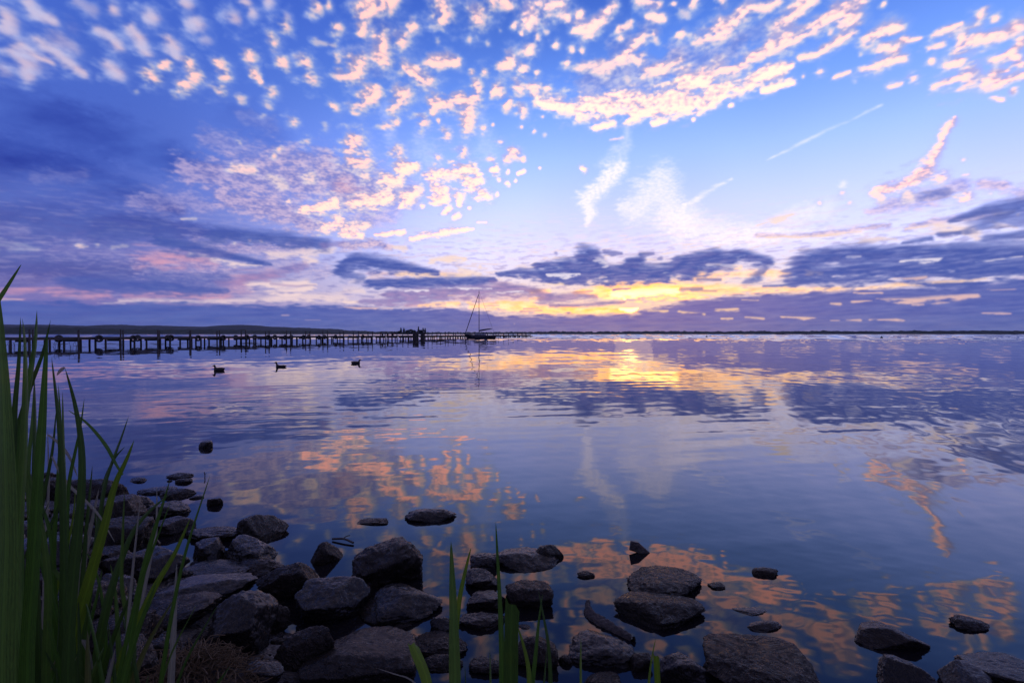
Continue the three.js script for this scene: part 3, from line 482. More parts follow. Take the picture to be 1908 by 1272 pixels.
const PILE_STONES = [
  ['s', -1.905, 0.201, -1.872, 0.137, 0.142, 0.123],
  ['a', -1.44, 0.198, -1.569, 0.083, 0.084, 0.05],
  ['a', -1.905, 0.112, -2.491, 0.1, 0.107, 0.081],
  ['s', -2.195, 0.169, -2.342, 0.19, 0.186, 0.151],
  ['a', -3.194, 0.005, -3.867, 0.223, 0.196, 0.17],
  ['a', -1.744, 0.212, -1.644, 0.09, 0.07, 0.08],
  ['a', -1.443, 0.162, -1.851, 0.149, 0.112, 0.111],
  ['s', -2.607, 0.053, -3.264, 0.22, 0.18, 0.195],
  ['r', -2.431, 0.143, -2.685, 0.146, 0.103, 0.091],
  ['a', -1.941, 0.173, -2.133, 0.159, 0.147, 0.11],
  ['r', -1.723, 0.167, -2.022, 0.164, 0.137, 0.127],
  ['a', -3.34, 0.123, -3.45, 0.107, 0.108, 0.076],
  ['s', -2.749, 0.015, -3.514, 0.108, 0.109, 0.081],
  ['a', -2.668, 0.165, -2.708, 0.138, 0.119, 0.119],
  ['s', -2.937, 0.071, -3.425, 0.118, 0.085, 0.076],
  ['a', -1.272, 0.17, -1.672, 0.103, 0.109, 0.081],
  ['a', -2.556, 0.12, -2.911, 0.141, 0.107, 0.089],
  ['a', -3.905, 0.138, -3.766, 0.167, 0.122, 0.106],
  ['a', -1.654, 0.186, -1.825, 0.077, 0.066, 0.066],
  ['a', -2.497, 0.181, -2.464, 0.154, 0.155, 0.121],
  ['r', -3.046, 0.144, -3.118, 0.144, 0.106, 0.128],
  ['a', -2.075, 0.105, -2.645, 0.095, 0.081, 0.069],
  ['r', -1.58, 0.211, -1.541, 0.083, 0.088, 0.059],
  ['s', -3.514, 0.05, -3.927, 0.132, 0.139, 0.089],
  ['r', -3, 0.18, -2.835, 0.134, 0.115, 0.108],
  ['a', -1.769, 0.133, -2.274, 0.093, 0.09, 0.073],
  ['s', -2.264, 0.085, -2.88, 0.195, 0.152, 0.13],
  ['s', -2.188, 0.196, -2.115, 0.089, 0.067, 0.057],
  ['r', -3.327, 0.167, -3.163, 0.18, 0.156, 0.159],
  ['r', -1.972, 0.146, -2.338, 0.092, 0.068, 0.064],
  ['a', -3.626, 0.149, -3.502, 0.106, 0.079, 0.079],
  ['r', -1.529, 0.191, -1.691, 0.07, 0.065, 0.058],
  ['r', -3.782, 0.074, -4.014, 0.152, 0.131, 0.116],
  ['s', -3.609, 0.009, -4.15, 0.119, 0.106, 0.104],
];
// reed plants: label, leaves; a leaf is width, tone, cut tip or not, then its centre line x, y, z from the root
const REEDS = [
  ['tallest reed plant at the left edge with the broadest dark leaves', [
    [0.0314, 0, 0, -0.826, 0.197, -0.85, -0.852, 0.699, -0.85, -0.855, 0.956, -0.863, -0.868, 1.136, -0.875, -0.884, 1.265, -0.887, -0.904, 1.387, -0.9],
    [0.0085, 0, 0, -0.967, 1.245, -0.9, -0.962, 1.322, -0.933, -0.957, 1.383, -0.967, -0.957, 1.436, -1],
    [0.0165, 0, 0, -0.902, 0.193, -0.95, -0.93, 0.628, -0.95, -0.941, 0.967, -0.962, -0.951, 1.138, -0.975, -0.953, 1.25, -0.988, -0.96, 1.334, -1],
    [0.0143, 0, 0, -0.882, 0.196, -0.9, -0.909, 0.663, -0.9, -0.902, 0.769, -0.9, -0.908, 0.884, -0.9, -0.914, 0.98, -0.9],
    [0.0143, 0, 0, -0.957, 0.192, -1, -0.987, 0.593, -1, -0.981, 0.787, -1.017, -1.006, 0.943, -1.033, -1.04, 1.037, -1.05],
    [0.0186, 0, 0, -0.859, 0.193, -0.92, -0.886, 0.649, -0.92, -0.906, 0.813, -0.926, -0.902, 0.978, -0.932, -0.897, 1.125, -0.938, -0.899, 1.282, -0.944, -0.909, 1.33, -0.95],
  ]],
  ['reed plant left of the broken leaf with a tall pointed middle leaf', [
    [0.0204, 0, 0, -0.896, 0.193, -0.95, -0.924, 0.628, -0.95, -0.933, 0.917, -0.96, -0.93, 1.119, -0.97, -0.923, 1.23, -0.98, -0.922, 1.292, -0.99, -0.928, 1.348, -1],
    [0.0168, 0, 0, -0.951, 0.193, -0.98, -0.98, 0.607, -0.98, -0.971, 0.929, -0.984, -0.962, 1.084, -0.988, -0.939, 1.188, -0.992, -0.915, 1.26, -0.996, -0.901, 1.329, -1],
    [0.0227, 0, 0, -0.837, 0.193, -0.9, -0.863, 0.663, -0.9, -0.853, 0.882, -0.904, -0.845, 1.034, -0.908, -0.84, 1.139, -0.912, -0.837, 1.235, -0.916, -0.835, 1.31, -0.92],
    [0.0128, 0, 0, -0.948, 0.187, -1.05, -0.977, 0.557, -1.05, -0.995, 0.82, -1.062, -1.009, 0.985, -1.075, -1.017, 1.119, -1.088, -1.029, 1.222, -1.1],
    [0.0149, 0, 0, -0.892, 0.188, -1, -0.92, 0.593, -1, -0.914, 0.817, -1, -0.929, 0.944, -1, -0.949, 1.029, -1, -0.957, 1.092, -1],
    [0.0153, 0, 0, -0.969, 0.184, -1.1, -0.999, 0.522, -1.1, -0.992, 0.721, -1.1, -1.002, 0.885, -1.1, -1.038, 0.972, -1.1],
  ]],
  ['reed plant with a snapped leaf folding over at its top', [
    [0.0194, 0, 0, -0.808, 0.187, -0.95, -0.833, 0.628, -0.95, -0.832, 0.786, -0.958, -0.826, 0.915, -0.967, -0.823, 1.025, -0.975, -0.831, 1.095, -0.983, -0.85, 1.167, -0.992, -0.875, 1.235, -1],
    [0.006, 2, 0, -0.875, 1.235, -1, -0.883, 1.229, -1, -0.891, 1.219, -1],
    [0.0155, 0, 0, -0.876, 0.185, -1.02, -0.903, 0.579, -1.02, -0.905, 0.837, -1.026, -0.911, 0.998, -1.032, -0.921, 1.106, -1.038, -0.933, 1.182, -1.044, -0.946, 1.254, -1.05],
    [0.0115, 0, 0, -0.908, 0.184, -1.05, -0.936, 0.557, -1.05, -0.929, 0.792, -1.05, -0.923, 0.959, -1.05, -0.924, 1.081, -1.05, -0.924, 1.183, -1.05],
    [0.0119, 0, 0, -0.925, 0.182, -1.08, -0.954, 0.536, -1.08, -0.952, 0.811, -1.084, -0.946, 0.982, -1.088, -0.935, 1.05, -1.092, -0.926, 1.107, -1.096, -0.921, 1.164, -1.1],
    [0.0111, 0, 0, -0.837, 0.184, -1, -0.863, 0.593, -1, -0.872, 0.739, -1.005, -0.878, 0.844, -1.01, -0.868, 0.942, -1.015, -0.856, 1.034, -1.02],
    [0.0055, 2, 0, -1.011, 1.031, -1.12, -0.981, 0.982, -1.115, -0.94, 0.946, -1.11, -0.901, 0.912, -1.105, -0.859, 0.85, -1.1],
    [0.0055, 2, 0, -1.001, 1.083, -1.1, -0.978, 1.065, -1.1, -0.956, 1.036, -1.1, -0.938, 0.992, -1.1],
    [0.011, 0, 0, -0.931, 0.181, -1.1, -0.96, 0.522, -1.1, -0.96, 0.733, -1.1, -0.997, 0.803, -1.1, -1.04, 0.932, -1.1],
  ]],
  ['leaning reed plant with two crossing leaf tips over the water', [
    [0.0259, 1, 0, -0.902, 0.184, -1.05, -0.93, 0.557, -1.05, -0.913, 0.685, -1.062, -0.893, 0.781, -1.073, -0.869, 0.891, -1.085, -0.854, 0.979, -1.097, -0.839, 1.025, -1.108, -0.829, 1.069, -1.12],
    [0.0137, 0, 0, -0.909, 0.179, -1.1, -0.937, 0.522, -1.1, -0.926, 0.76, -1.117, -0.922, 0.86, -1.133, -0.918, 0.964, -1.15, -0.911, 1.018, -1.167, -0.906, 1.06, -1.183, -0.901, 1.108, -1.2],
    [0.007, 0, 0, -0.879, 0.982, -1.15, -0.903, 1.007, -1.16, -0.928, 1.038, -1.17, -0.96, 1.069, -1.18, -0.999, 1.099, -1.19, -1.044, 1.121, -1.2],
    [0.0059, 0, 0, -0.925, 0.957, -1.15, -0.926, 0.983, -1.167, -0.919, 1.016, -1.183, -0.911, 1.035, -1.2],
    [0.011, 0, 0, -0.811, 0.172, -1.1, -0.836, 0.522, -1.1, -0.83, 0.651, -1.1, -0.845, 0.757, -1.1, -0.842, 0.862, -1.1, -0.837, 0.961, -1.1],
    [0.0152, 2, 0, -0.905, 0.181, -1.08, -0.933, 0.536, -1.08, -0.934, 0.637, -1.085, -0.927, 0.645, -1.09, -0.916, 0.617, -1.095, -0.908, 0.555, -1.1],
  ]],
  ['outermost reed plant of the left clump with long arching yellow-green leaves', [
    [0.0206, 0, 0, -0.879, 0.177, -1.1, -0.906, 0.522, -1.1, -0.907, 0.629, -1.117, -0.898, 0.716, -1.133, -0.883, 0.793, -1.15, -0.863, 0.857, -1.167, -0.835, 0.896, -1.183, -0.804, 0.925, -1.2],
    [0.0204, 1, 0, -0.838, 0.174, -1.1, -0.864, 0.522, -1.1, -0.862, 0.575, -1.116, -0.835, 0.656, -1.132, -0.805, 0.733, -1.148, -0.773, 0.797, -1.164, -0.745, 0.875, -1.18],
    [0.0081, 2, 0, -0.968, 0.519, -1.3, -0.96, 0.631, -1.325, -0.954, 0.733, -1.35, -0.962, 0.767, -1.375, -0.976, 0.883, -1.4],
    [0.0136, 0, 0, -0.837, 0.172, -1.12, -0.863, 0.508, -1.12, -0.877, 0.609, -1.13, -0.891, 0.725, -1.14, -0.909, 0.781, -1.15],
    [0.0131, 0, 0, -0.886, 0.178, -1.1, -0.913, 0.522, -1.1, -0.924, 0.628, -1.1, -0.902, 0.721, -1.1, -0.887, 0.792, -1.1],
  ]],
  ['thin mixed reed plant filling the middle of the left clump', [
    [0.0127, 0, 0, -1.056, 0.185, -1.15, -1.089, 0.487, -1.15, -1.093, 0.689, -1.162, -1.089, 0.882, -1.175, -1.071, 1.028, -1.188, -1.071, 1.126, -1.2],
    [0.0116, 0, 0, -1.048, 0.18, -1.2, -1.08, 0.451, -1.2, -1.088, 0.631, -1.2, -1.08, 0.822, -1.2, -1.068, 0.974, -1.2, -1.062, 1.088, -1.2, -1.066, 1.183, -1.2],
    [0.0103, 1, 0, -1.073, 0.181, -1.2, -1.106, 0.451, -1.2, -1.105, 0.611, -1.212, -1.078, 0.76, -1.225, -1.067, 0.859, -1.238, -1.071, 0.928, -1.25],
    [0.0136, 0, 0, -1.055, 0.19, -1.1, -1.088, 0.522, -1.1, -1.065, 0.704, -1.11, -1.06, 0.854, -1.12, -1.073, 0.993, -1.13, -1.071, 1.111, -1.14, -1.074, 1.206, -1.15],
    [0.009, 2, 0, -1.135, 0.181, -1.25, -1.17, 0.416, -1.25, -1.154, 0.603, -1.25, -1.147, 0.789, -1.25, -1.137, 0.934, -1.25, -1.138, 1.066, -1.25],
    [0.013, 0, 0, -0.979, 0.174, -1.2, -1.009, 0.451, -1.2, -1.018, 0.579, -1.2, -0.998, 0.707, -1.2, -0.982, 0.809, -1.2, -0.983, 0.898, -1.2],
    [0.0101, 0, 0, -0.942, 0.171, -1.2, -0.971, 0.451, -1.2, -0.962, 0.567, -1.2, -0.968, 0.669, -1.2, -0.985, 0.745, -1.2, -1.017, 0.809, -1.2],
    [0.0105, 0, 0, -0.917, 0.164, -1.25, -0.945, 0.416, -1.25, -0.931, 0.509, -1.25, -0.935, 0.603, -1.25, -0.948, 0.669, -1.25],
  ]],
  ['short reed with the widest single blade in the middle foreground', [
    [0.0297, 0, 0, -0.109, 0.129, -1, -0.112, 0.582, -1, -0.115, 0.66, -1.012, -0.118, 0.728, -1.025, -0.122, 0.798, -1.038, -0.126, 0.873, -1.05],
    [0.0102, 1, 0, -0.113, 0.67, -1.03, -0.112, 0.718, -1.042, -0.108, 0.756, -1.055, -0.097, 0.807, -1.068, -0.087, 0.847, -1.08],
    [0.0072, 0, 0, -0.088, 0.129, -1, -0.091, 0.582, -1, -0.093, 0.648, -1],
  ]],
  ['tallest middle reed with a cut-off blade beside it', [
    [0.0149, 0, 0, -0.018, 0.129, -1, -0.019, 0.582, -1, -0.021, 0.68, -1.015, -0.024, 0.747, -1.03, -0.029, 0.828, -1.045, -0.034, 0.91, -1.06],
    [0.0272, 0, 1, -0.002, 0.133, -0.98, -0.002, 0.596, -0.98, -0.002, 0.68, -0.98, -0.001, 0.732, -0.98, 0.001, 0.78, -0.98],
    [0.0112, 0, 0, -0.042, 0.125, -1.02, -0.043, 0.568, -1.02, -0.044, 0.601, -1.035, -0.046, 0.647, -1.05],
  ]],
  ['group of bent narrow blades right of the tallest middle reed', [
    [0.0173, 1, 0, 0.033, 0.13, -1, 0.034, 0.582, -1, 0.033, 0.63, -1.017, 0.023, 0.668, -1.033, 0.009, 0.703, -1.05],
    [0.0124, 0, 0, 0.075, 0.13, -1, 0.077, 0.582, -1, 0.073, 0.677, -1.02, 0.064, 0.725, -1.04, 0.055, 0.767, -1.06],
    [0.0138, 0, 0, 0.038, 0.126, -1.02, 0.039, 0.568, -1.02, 0.048, 0.646, -1.033, 0.055, 0.705, -1.047, 0.064, 0.759, -1.06],
    [0.0097, 0, 0, 0.059, 0.13, -1, 0.061, 0.582, -1, 0.066, 0.629, -1.01, 0.07, 0.671, -1.02],
  ]],
  ['single slim reed blade near the bottom, right of the middle reeds', [
    [0.0111, 1, 0, 0.132, 0.13, -1, 0.136, 0.582, -1, 0.139, 0.63, -1.025, 0.143, 0.674, -1.05],
  ]],
  ['pair of short bright reed blades at the bottom right of centre', [
    [0.0104, 1, 0, 0.274, 0.122, -1.05, 0.282, 0.546, -1.05, 0.295, 0.603, -1.075, 0.312, 0.642, -1.1],
    [0.0125, 1, 1, 0.292, 0.124, -1.04, 0.301, 0.553, -1.04, 0.298, 0.598, -1.04, 0.296, 0.641, -1.04],
  ]],
  ['cut-off reed stem beside the largest bottom slab', [
    [0.0185, 1, 1, -0.15, 0.137, -0.95, -0.155, 0.618, -0.95, -0.164, 0.654, -0.957, -0.177, 0.682, -0.963, -0.192, 0.708, -0.97],
    [0.0059, 2, 0, -0.163, 0.133, -0.97, -0.168, 0.604, -0.97, -0.196, 0.632, -0.98, -0.229, 0.636, -0.99, -0.269, 0.642, -1],
  ]],
];

// ------------------------------------------------------------------ the setting: water, shore, hills
const landHeight = (x, z) => {
  const s = Math.max((x + 4) * -0.581 + (z + 4.46) * 0.814, z + 1.62 + 0.04 * x);
  return s > 0 ? 0.32 * (1 - Math.exp(-s / 0.9)) : Math.max(-0.7, s * 0.28);
};
{ // water: rings that widen with distance; every vertex carries the slope of a sum of small waves
  const rnd = rng(31), TAU = Math.PI * 2;
  const family = (n, dir, spread, l0, l1) => {
    const list = []; let sum = 0;
    for (let i = 0; i < n; i++) { const l = l0 * Math.pow(l1 / l0, (i + rnd() * 0.8) / n), a = (dir + (rnd() * 2 - 1) * spread) * R, w = 0.6 + rnd() * 0.8; list.push({ k: TAU / l, l, cx: Math.sin(a), cz: Math.cos(a), p: rnd() * TAU, w }); sum += w * w / 2; }
    for (const v of list) v.w /= Math.sqrt(sum);
    return list;
  };
  const across = family(18, 4, 15, 0.15, 0.85), slant = family(14, 66, 13, 0.16, 0.62), loose = family(22, 0, 180, 0.16, 1.1), swell = family(6, 20, 70, 2.2, 6.5), fine = family(18, 10, 60, 0.045, 0.15);
  const rs = []; for (let y = 500; y > 1.2; y -= y > 372 ? 8 : y > 60 ? 1.25 : y > 14 ? 0.7 : 0.5) rs.push(EYE * 512 / y);
  for (const r of [560, 620, 700, 800, 950, 1200, 1600, 2200, 3200, 5200]) rs.push(r);
  const NA = 980, A = 78, nr = rs.length, pos = new Float32Array((NA + 1) * nr * 3), nor = new Float32Array(pos.length), idx = [];
  const hash = (i, j) => { let h = Math.imul(i, 374761393) + Math.imul(j, 668265263); h = Math.imul(h ^ (h >>> 13), 1274126177); return ((h ^ (h >>> 16)) >>> 0) / 2147483648 - 1; };
  const grain = (u, v) => { const i = Math.floor(u), j = Math.floor(v), f = u - i, g = v - j; return lerp(lerp(hash(i, j), hash(i + 1, j), f), lerp(hash(i, j + 1), hash(i + 1, j + 1), f), g); };
  for (let j = 0; j < nr; j++) {
    const r = rs[j], cell = Math.max(0.004, ((rs[Math.min(j + 1, nr - 1)] - rs[Math.max(j - 1, 0)]) / 2));
    for (let i = 0; i <= NA; i++) {
      const a = (i / NA * 2 - 1) * A * R, x = Math.sin(a) * r, z = -Math.cos(a) * r, d = -z, q = (j * (NA + 1) + i) * 3;
      const patch = fbm2(x * 0.09 + 7, z * 0.06, 3), patch2 = fbm2(x * 0.02 - 3, z * 0.012 + 9, 3);
      const right = sstep(-0.35, 0.45, x / (d + 1));
      // rms slopes of the wave families in this place
      const mA = (0.003 + 0.0066 * sstep(4.2, 8.5, d) * (1 - 0.8 * sstep(16, 30, d))) * clamp(1 + 1.5 * patch, 0.25, 2);
      const mB = 0.0072 * right * sstep(1.9, 4, d) * (1 - 0.55 * sstep(12, 26, d)) * clamp(1 + 1.1 * patch, 0.3, 1.7);
      const mL = 0.003 + 0.002 * sstep(2, 6, d), mS = 0.003 * clamp(0.9 + 1.4 * patch, 0.2, 1.8);
      const mF = 0.0015 + (0.0015 + 0.0055 * right) * sstep(14, 40, d) * clamp(0.9 + 1.6 * patch2, 0.15, 2) + (0.06 * sstep(60, 130, r) * right + 0.07 * sstep(130, 260, r)) * clamp(1 + patch2, 0.4, 1.6) + 0.07 * sstep(240, 600, r);
      let sx = 0, sz = 0, h = 0, lost = 0;
      const sum = (list, m) => {
        for (const v of list) {
          const reach = cell * (Math.abs(v.cz) * 0.85 + 0.15), keep = sstep(1.6, 3.4, v.l / reach), ph = v.k * (v.cx * x + v.cz * z) + v.p + 2.4 * patch;
          const s = m * v.w;
          if (keep > 0) { const c = Math.cos(ph) * s * keep; sx += c * v.cx; sz += c * v.cz; h += Math.sin(ph) * s * keep / v.k; }
          lost += (1 - keep) * s * s / 2;
        }
      };
      sum(across, mA); sum(slant, mB); sum(loose, mL); sum(swell, 0.0042); sum(fine, mS);
      const f = Math.sqrt(lost * 0.5 + mF * mF * sstep(9, 25, r)) * 0.85;
      sz += f * (0.75 * grain(i * 0.16 + j * 7.3, j * 0.9) + 0.6 * grain(i * 0.37 + 90 + j * 3.1, j));
      sz -= 0.1 * sstep(70, 190, r) * (0.35 + 0.65 * Math.max(right, sstep(120, 260, r)));   // far off only the wave faces turned to the viewer are seen
      sx += f * 0.45 * grain(i * 0.2 + 40, j + 500);
      pos[q] = x; pos[q + 1] = h * sstep(400, 60, r); pos[q + 2] = z;
      const n = 1 / Math.hypot(sx, 1, sz);
      nor[q] = -sx * n; nor[q + 1] = n; nor[q + 2] = -sz * n;
    }
  }
  for (let j = 0; j < nr - 1; j++) for (let i = 0; i < NA; i++) { const p = j * (NA + 1) + i, o = p + NA + 1; idx.push(p, p + 1, o, p + 1, o + 1, o); }
  const g = new THREE.BufferGeometry();
  g.setAttribute('position', new THREE.BufferAttribute(pos, 3));
  g.setAttribute('normal', new THREE.BufferAttribute(nor, 3));
  g.setIndex(idx);
  const m = new THREE.MeshPhysicalMaterial({ color: new THREE.Color(0.008, 0.007, 0.008), roughness: 0.03, ior: 1.38, specularColor: new THREE.Color(0.86, 0.93, 1.0) });
  structure('water', g, m);
}
const mudMap = texture(512, (u, v, c) => { const n = torus(u, v, 9, 5), f = torus(u + 0.3, v + 0.6, 40, 3), t = 0.2 + 0.11 * n + 0.12 * f; c[0] = t * 1.05; c[1] = t * 0.96; c[2] = t * 0.86; }, true);
const mudRough = texture(512, (u, v, c) => { c[0] = c[1] = c[2] = clamp(0.5 + 0.8 * torus(u + 0.5, v, 12, 4), 0.15, 0.9); });
const grit = texture(512, (u, v, c) => { c[0] = c[1] = c[2] = 0.5 + 0.45 * torus(u, v, 30, 5) + 0.2 * torus(u + 0.2, v + 0.7, 70, 2); });
{ // shore and lake bed
  const nx = 280, nz = 230, X0 = -9, X1 = 9, Z0 = -9, Z1 = 5, g = new THREE.PlaneGeometry(1, 1, nx, nz), p = g.attributes.position, uv = g.attributes.uv;
  for (let i = 0; i < p.count; i++) {
    const x = lerp(X0, X1, p.getX(i) + 0.5), z = lerp(Z0, Z1, 0.5 - p.getY(i)), y = landHeight(x, z) + 0.05 * fbm2(x * 1.7, z * 1.7, 4) + 0.015 * fbm2(x * 9, z * 9, 3) - 0.02;
    p.setXYZ(i, x, y, z); uv.setXY(i, x, z);
  }
  g.computeVertexNormals();
  structure('shore', g, new THREE.MeshStandardMaterial({ map: mudMap, color: new THREE.Color(0.9, 0.85, 0.85), roughness: 1, roughnessMap: mudRough, bumpMap: grit, bumpScale: 0.02 }));
}
const forestMap = texture(256, (u, v, c) => { const n = torus(u, v, 24, 4), t = 0.2 + 0.12 * n; c[0] = t * 0.75; c[1] = t; c[2] = t * 0.72; }, true);
const forest = new THREE.MeshStandardMaterial({ map: forestMap, roughness: 1 });
// a ridge of wooded land: [azimuth tangent, top height] pairs at a distance
function ridge(name, dist, deep, profile, rough) {
  const n = 900, xs = profile.map((p) => p[0]), pos = [], uv = [], idx = [], first = xs[0], last = xs[xs.length - 1], rows = 7;
  for (let i = 0; i <= n; i++) {
    const t = lerp(first, last, i / n); let k = 0; while (k < profile.length - 2 && t > profile[k + 1][0]) k++;
    const s = clamp((t - profile[k][0]) / (profile[k + 1][0] - profile[k][0]), 0, 1), w = s * s * (3 - 2 * s), top = lerp(profile[k][1], profile[k + 1][1], w);
    for (let j = 0; j < rows; j++) {
      const f = j / (rows - 1), d = dist + (f - 0.5) * deep, up = Math.sin(Math.min(1, f * 1.35) * Math.PI / 2) * (f > 0.74 ? 1 - (f - 0.74) * 3.8 : 1);
      const y = -0.6 + (top + 0.6) * Math.max(0, up) + (j > 0 && j < rows - 1 ? rough * (fbm2(t * dist * 0.03 + j * 3, j * 1.7, 4) + 0.5 * g2(t * dist * 0.16, j * 5)) : 0);
      pos.push(t * dist, Math.max(y, -0.6), -d); uv.push(t * dist * 0.01, d * 0.01 + y * 0.02);
    }
  }
  for (let i = 0; i < n; i++) for (let j = 0; j < rows - 1; j++) { const a = i * rows + j, b = a + rows; idx.push(a, b, a + 1, b, b + 1, a + 1); }
  const g = new THREE.BufferGeometry();
  g.setAttribute('position', new THREE.Float32BufferAttribute(pos, 3)); g.setAttribute('uv', new THREE.Float32BufferAttribute(uv, 2)); g.setIndex(idx); g.computeVertexNormals();
  return structure(name, g, forest);
}
const prof = (dist, list) => list.map(([x, y]) => [(x - 954) / 954, Math.max(0.2, (622 - y) / 954 * dist + 1.3)]);
ridge('hills', 4200, 900, prof(4200, [[-700, 606], [-200, 604], [0, 603.8], [60, 604], [134, 606], [176, 604.2], [205, 604], [240, 606], [262, 605.4], [320, 607], [362, 608.2], [400, 605], [432, 604.2], [455, 605.2], [495, 608], [540, 609.6], [600, 612], [618, 612.6], [640, 615.4], [672, 616], [690, 617.8], [740, 619], [900, 619.5]]), 3);
ridge('wooded_shore', 1700, 260, prof(1700, [[-700, 609], [0, 609.6], [90, 610], [135, 610.5], [190, 613], [320, 614], [420, 615], [560, 616], [660, 618], [800, 619.5], [900, 619]]), 5);
ridge('low_shore', 2000, 160, prof(2000, [[780, 619.6], [900, 619], [1000, 618], [1040, 617.4], [1120, 617.6], [1240, 617], [1350, 617.6], [1440, 617], [1530, 616.8], [1640, 617.2], [1720, 616.4], [1908, 616], [2100, 616.4], [2700, 615]]), 4.5);
scene.fog = new THREE.FogExp2(new THREE.Color(0.62, 0.66, 1.0), 0.00003);
// ------------------------------------------------------------------ stones
const stoneMap = texture(512, (u, v, c) => {
  const n = torus(u, v, 7, 5), f = torus(u + 0.4, v + 0.1, 45, 4), s = torus(u + 0.7, v + 0.3, 90, 2), l = sstep(0.18, 0.4, torus(u + 0.15, v + 0.55, 14, 4));
  const t = 0.26 + 0.15 * n + 0.14 * f + (s > 0.36 ? 0.1 : 0); c[0] = t * (1.02 + 0.04 * n) + l * 0.04; c[1] = t * 0.97 + l * 0.05; c[2] = t * 0.97 + l * 0.03;
}, true);
const stoneRough = texture(512, (u, v, c) => { c[0] = c[1] = c[2] = clamp(0.34 + 0.75 * torus(u + 0.9, v + 0.2, 10, 4) + 0.25 * torus(u, v, 50, 2), 0.18, 0.9); });
const stoneBump = texture(768, (u, v, c) => { const r = 1 - Math.abs(torus(u + 0.1, v + 0.8, 9, 4)) * 3; c[0] = c[1] = c[2] = clamp(0.5 + 0.32 * torus(u, v, 18, 5) + 0.3 * torus(u + 0.5, v + 0.5, 60, 3) - 0.18 * sstep(0.86, 1, r), 0, 1); });
const stoneMats = [[0.12, 0.097, 0.076], [0.08, 0.066, 0.054], [0.2, 0.17, 0.14], [0.13, 0.093, 0.064], [0.1, 0.09, 0.062], [0.06, 0.05, 0.044]].map((c, k) => new THREE.MeshPhysicalMaterial({ map: stoneMap, color: new THREE.Color(...c), roughness: 1, specularIntensity: 0.5, specularColor: new THREE.Color(1, 0.84, 0.7), roughnessMap: stoneRough, bumpMap: stoneBump, bumpScale: 0.014, clearcoat: [0.1, 0.3, 0, 0.2, 0.05, 0.4][k], clearcoatRoughness: 0.22 }));
const ball = mergeVertices(new THREE.IcosahedronGeometry(1, 19).deleteAttribute('uv').deleteAttribute('normal'), 1e-5);
function stoneShape(style, seed, sx, sy, sz) {
  const rnd = rng(seed * 7919 + 13), planes = [], g = ball.clone(), p = g.attributes.position, uv = new Float32Array(p.count * 2);
  const P = { r: [11, 12, 0.08], a: [10, 34, 0.05], s: [7, 40, 0.04], w: [9, 26, 0.05], f: [9, 12, 0.1], p: [7, 40, 0.04], b: [4, 9, 0.025] }[style];
  const push = (x, y, z, d) => { const n = Math.hypot(x, y, z); planes.push([x / n / d, y / n / d, z / n / d]); };
  if (style === 's' || style === 'a') for (const [x, y, z] of [[1, 0, 0], [-1, 0, 0], [0, 1, 0], [0, -1, 0], [0, 0, 1], [0, 0, -1]]) push(x + (rnd() - 0.5) * 0.5, y + (rnd() - 0.5) * (style === 's' ? 0.22 : 0.6), z + (rnd() - 0.5) * 0.5, 0.8 + rnd() * 0.16);
  if (style === 'b') { push(0, 1, 0, 0.78); push(0, -1, 0, 0.9); for (let k = 0; k < 9; k++) push(Math.cos(k * 0.7), 0, Math.sin(k * 0.7), 0.86); }
  for (let k = 0; k < P[0]; k++) { const a = rnd() * 6.283, e = Math.asin(rnd() * 1.7 - 0.7); push(Math.cos(a) * Math.cos(e), Math.sin(e), Math.sin(a) * Math.cos(e), (style === 'r' || style === 'f' ? 0.82 : 0.72) + rnd() * 0.26); }
  const tilt = rnd() * 0.8 - 0.4, beds = style === 'b' ? 0 : 0.018 + rnd() * 0.02, lean = rnd() * 0.3 - 0.15, ox = rnd() * 50, oy = rnd() * 50, oz = rnd() * 50, flip = style === 'w' ? (seed % 2 ? 1 : -1) : 0;
  for (let i = 0; i < p.count; i++) {
    const x = p.getX(i), y = p.getY(i), z = p.getZ(i);
    let s = 0; for (const q of planes) { const d = x * q[0] + y * q[1] + z * q[2]; if (d > 0) s += Math.pow(d, P[1]); }
    s += Math.pow(0.78, P[1]);
    let r = Math.pow(s, -1 / P[1]);
    const n = fbm3(x * 1.6 + ox, y * 1.6 + oy, z * 1.6 + oz, 3), f = fbm3(x * 5 + ox, y * 5 + oy, z * 5 + oz, 4), crack = 1 - Math.abs(fbm3(x * 2.6 - ox, y * 4.2 + oz, z * 2.6 + oy, 3)) * 4;
    r *= 1 + P[2] * (n * 1.5 + f * 0.75) - (crack > 0.7 ? (crack - 0.7) * 0.12 * (style === 'r' || style === 'b' ? 0.4 : 1) : 0);
    const bed = (y + tilt * x + 0.35 * n) * 5.5 + ox; r *= 1 + beds * (sstep(0.25, 0.75, bed - Math.floor(bed)) - 0.5) * (0.5 + f);
    let X = x * r, Y = y * r, Z = z * r;
    Y += lean * X * 0.5;
    if (flip) { const t = X * flip; Y *= 1 - 0.38 * clamp(t, -0.4, 1); Z *= 1 - 0.3 * clamp(t, -0.3, 1); }
    p.setXYZ(i, X * sx, Y * sy, Z * sz);
    uv[i * 2] = (X * sx + Y * sy * 0.66) * 2.6 + ox; uv[i * 2 + 1] = (Z * sz * 1.02 + Y * sy * 0.71 - X * sx * 0.1) * 2.6 + oy;
  }
  g.setAttribute('uv', new THREE.BufferAttribute(uv, 2));
  g.computeVertexNormals();
  return g;
}
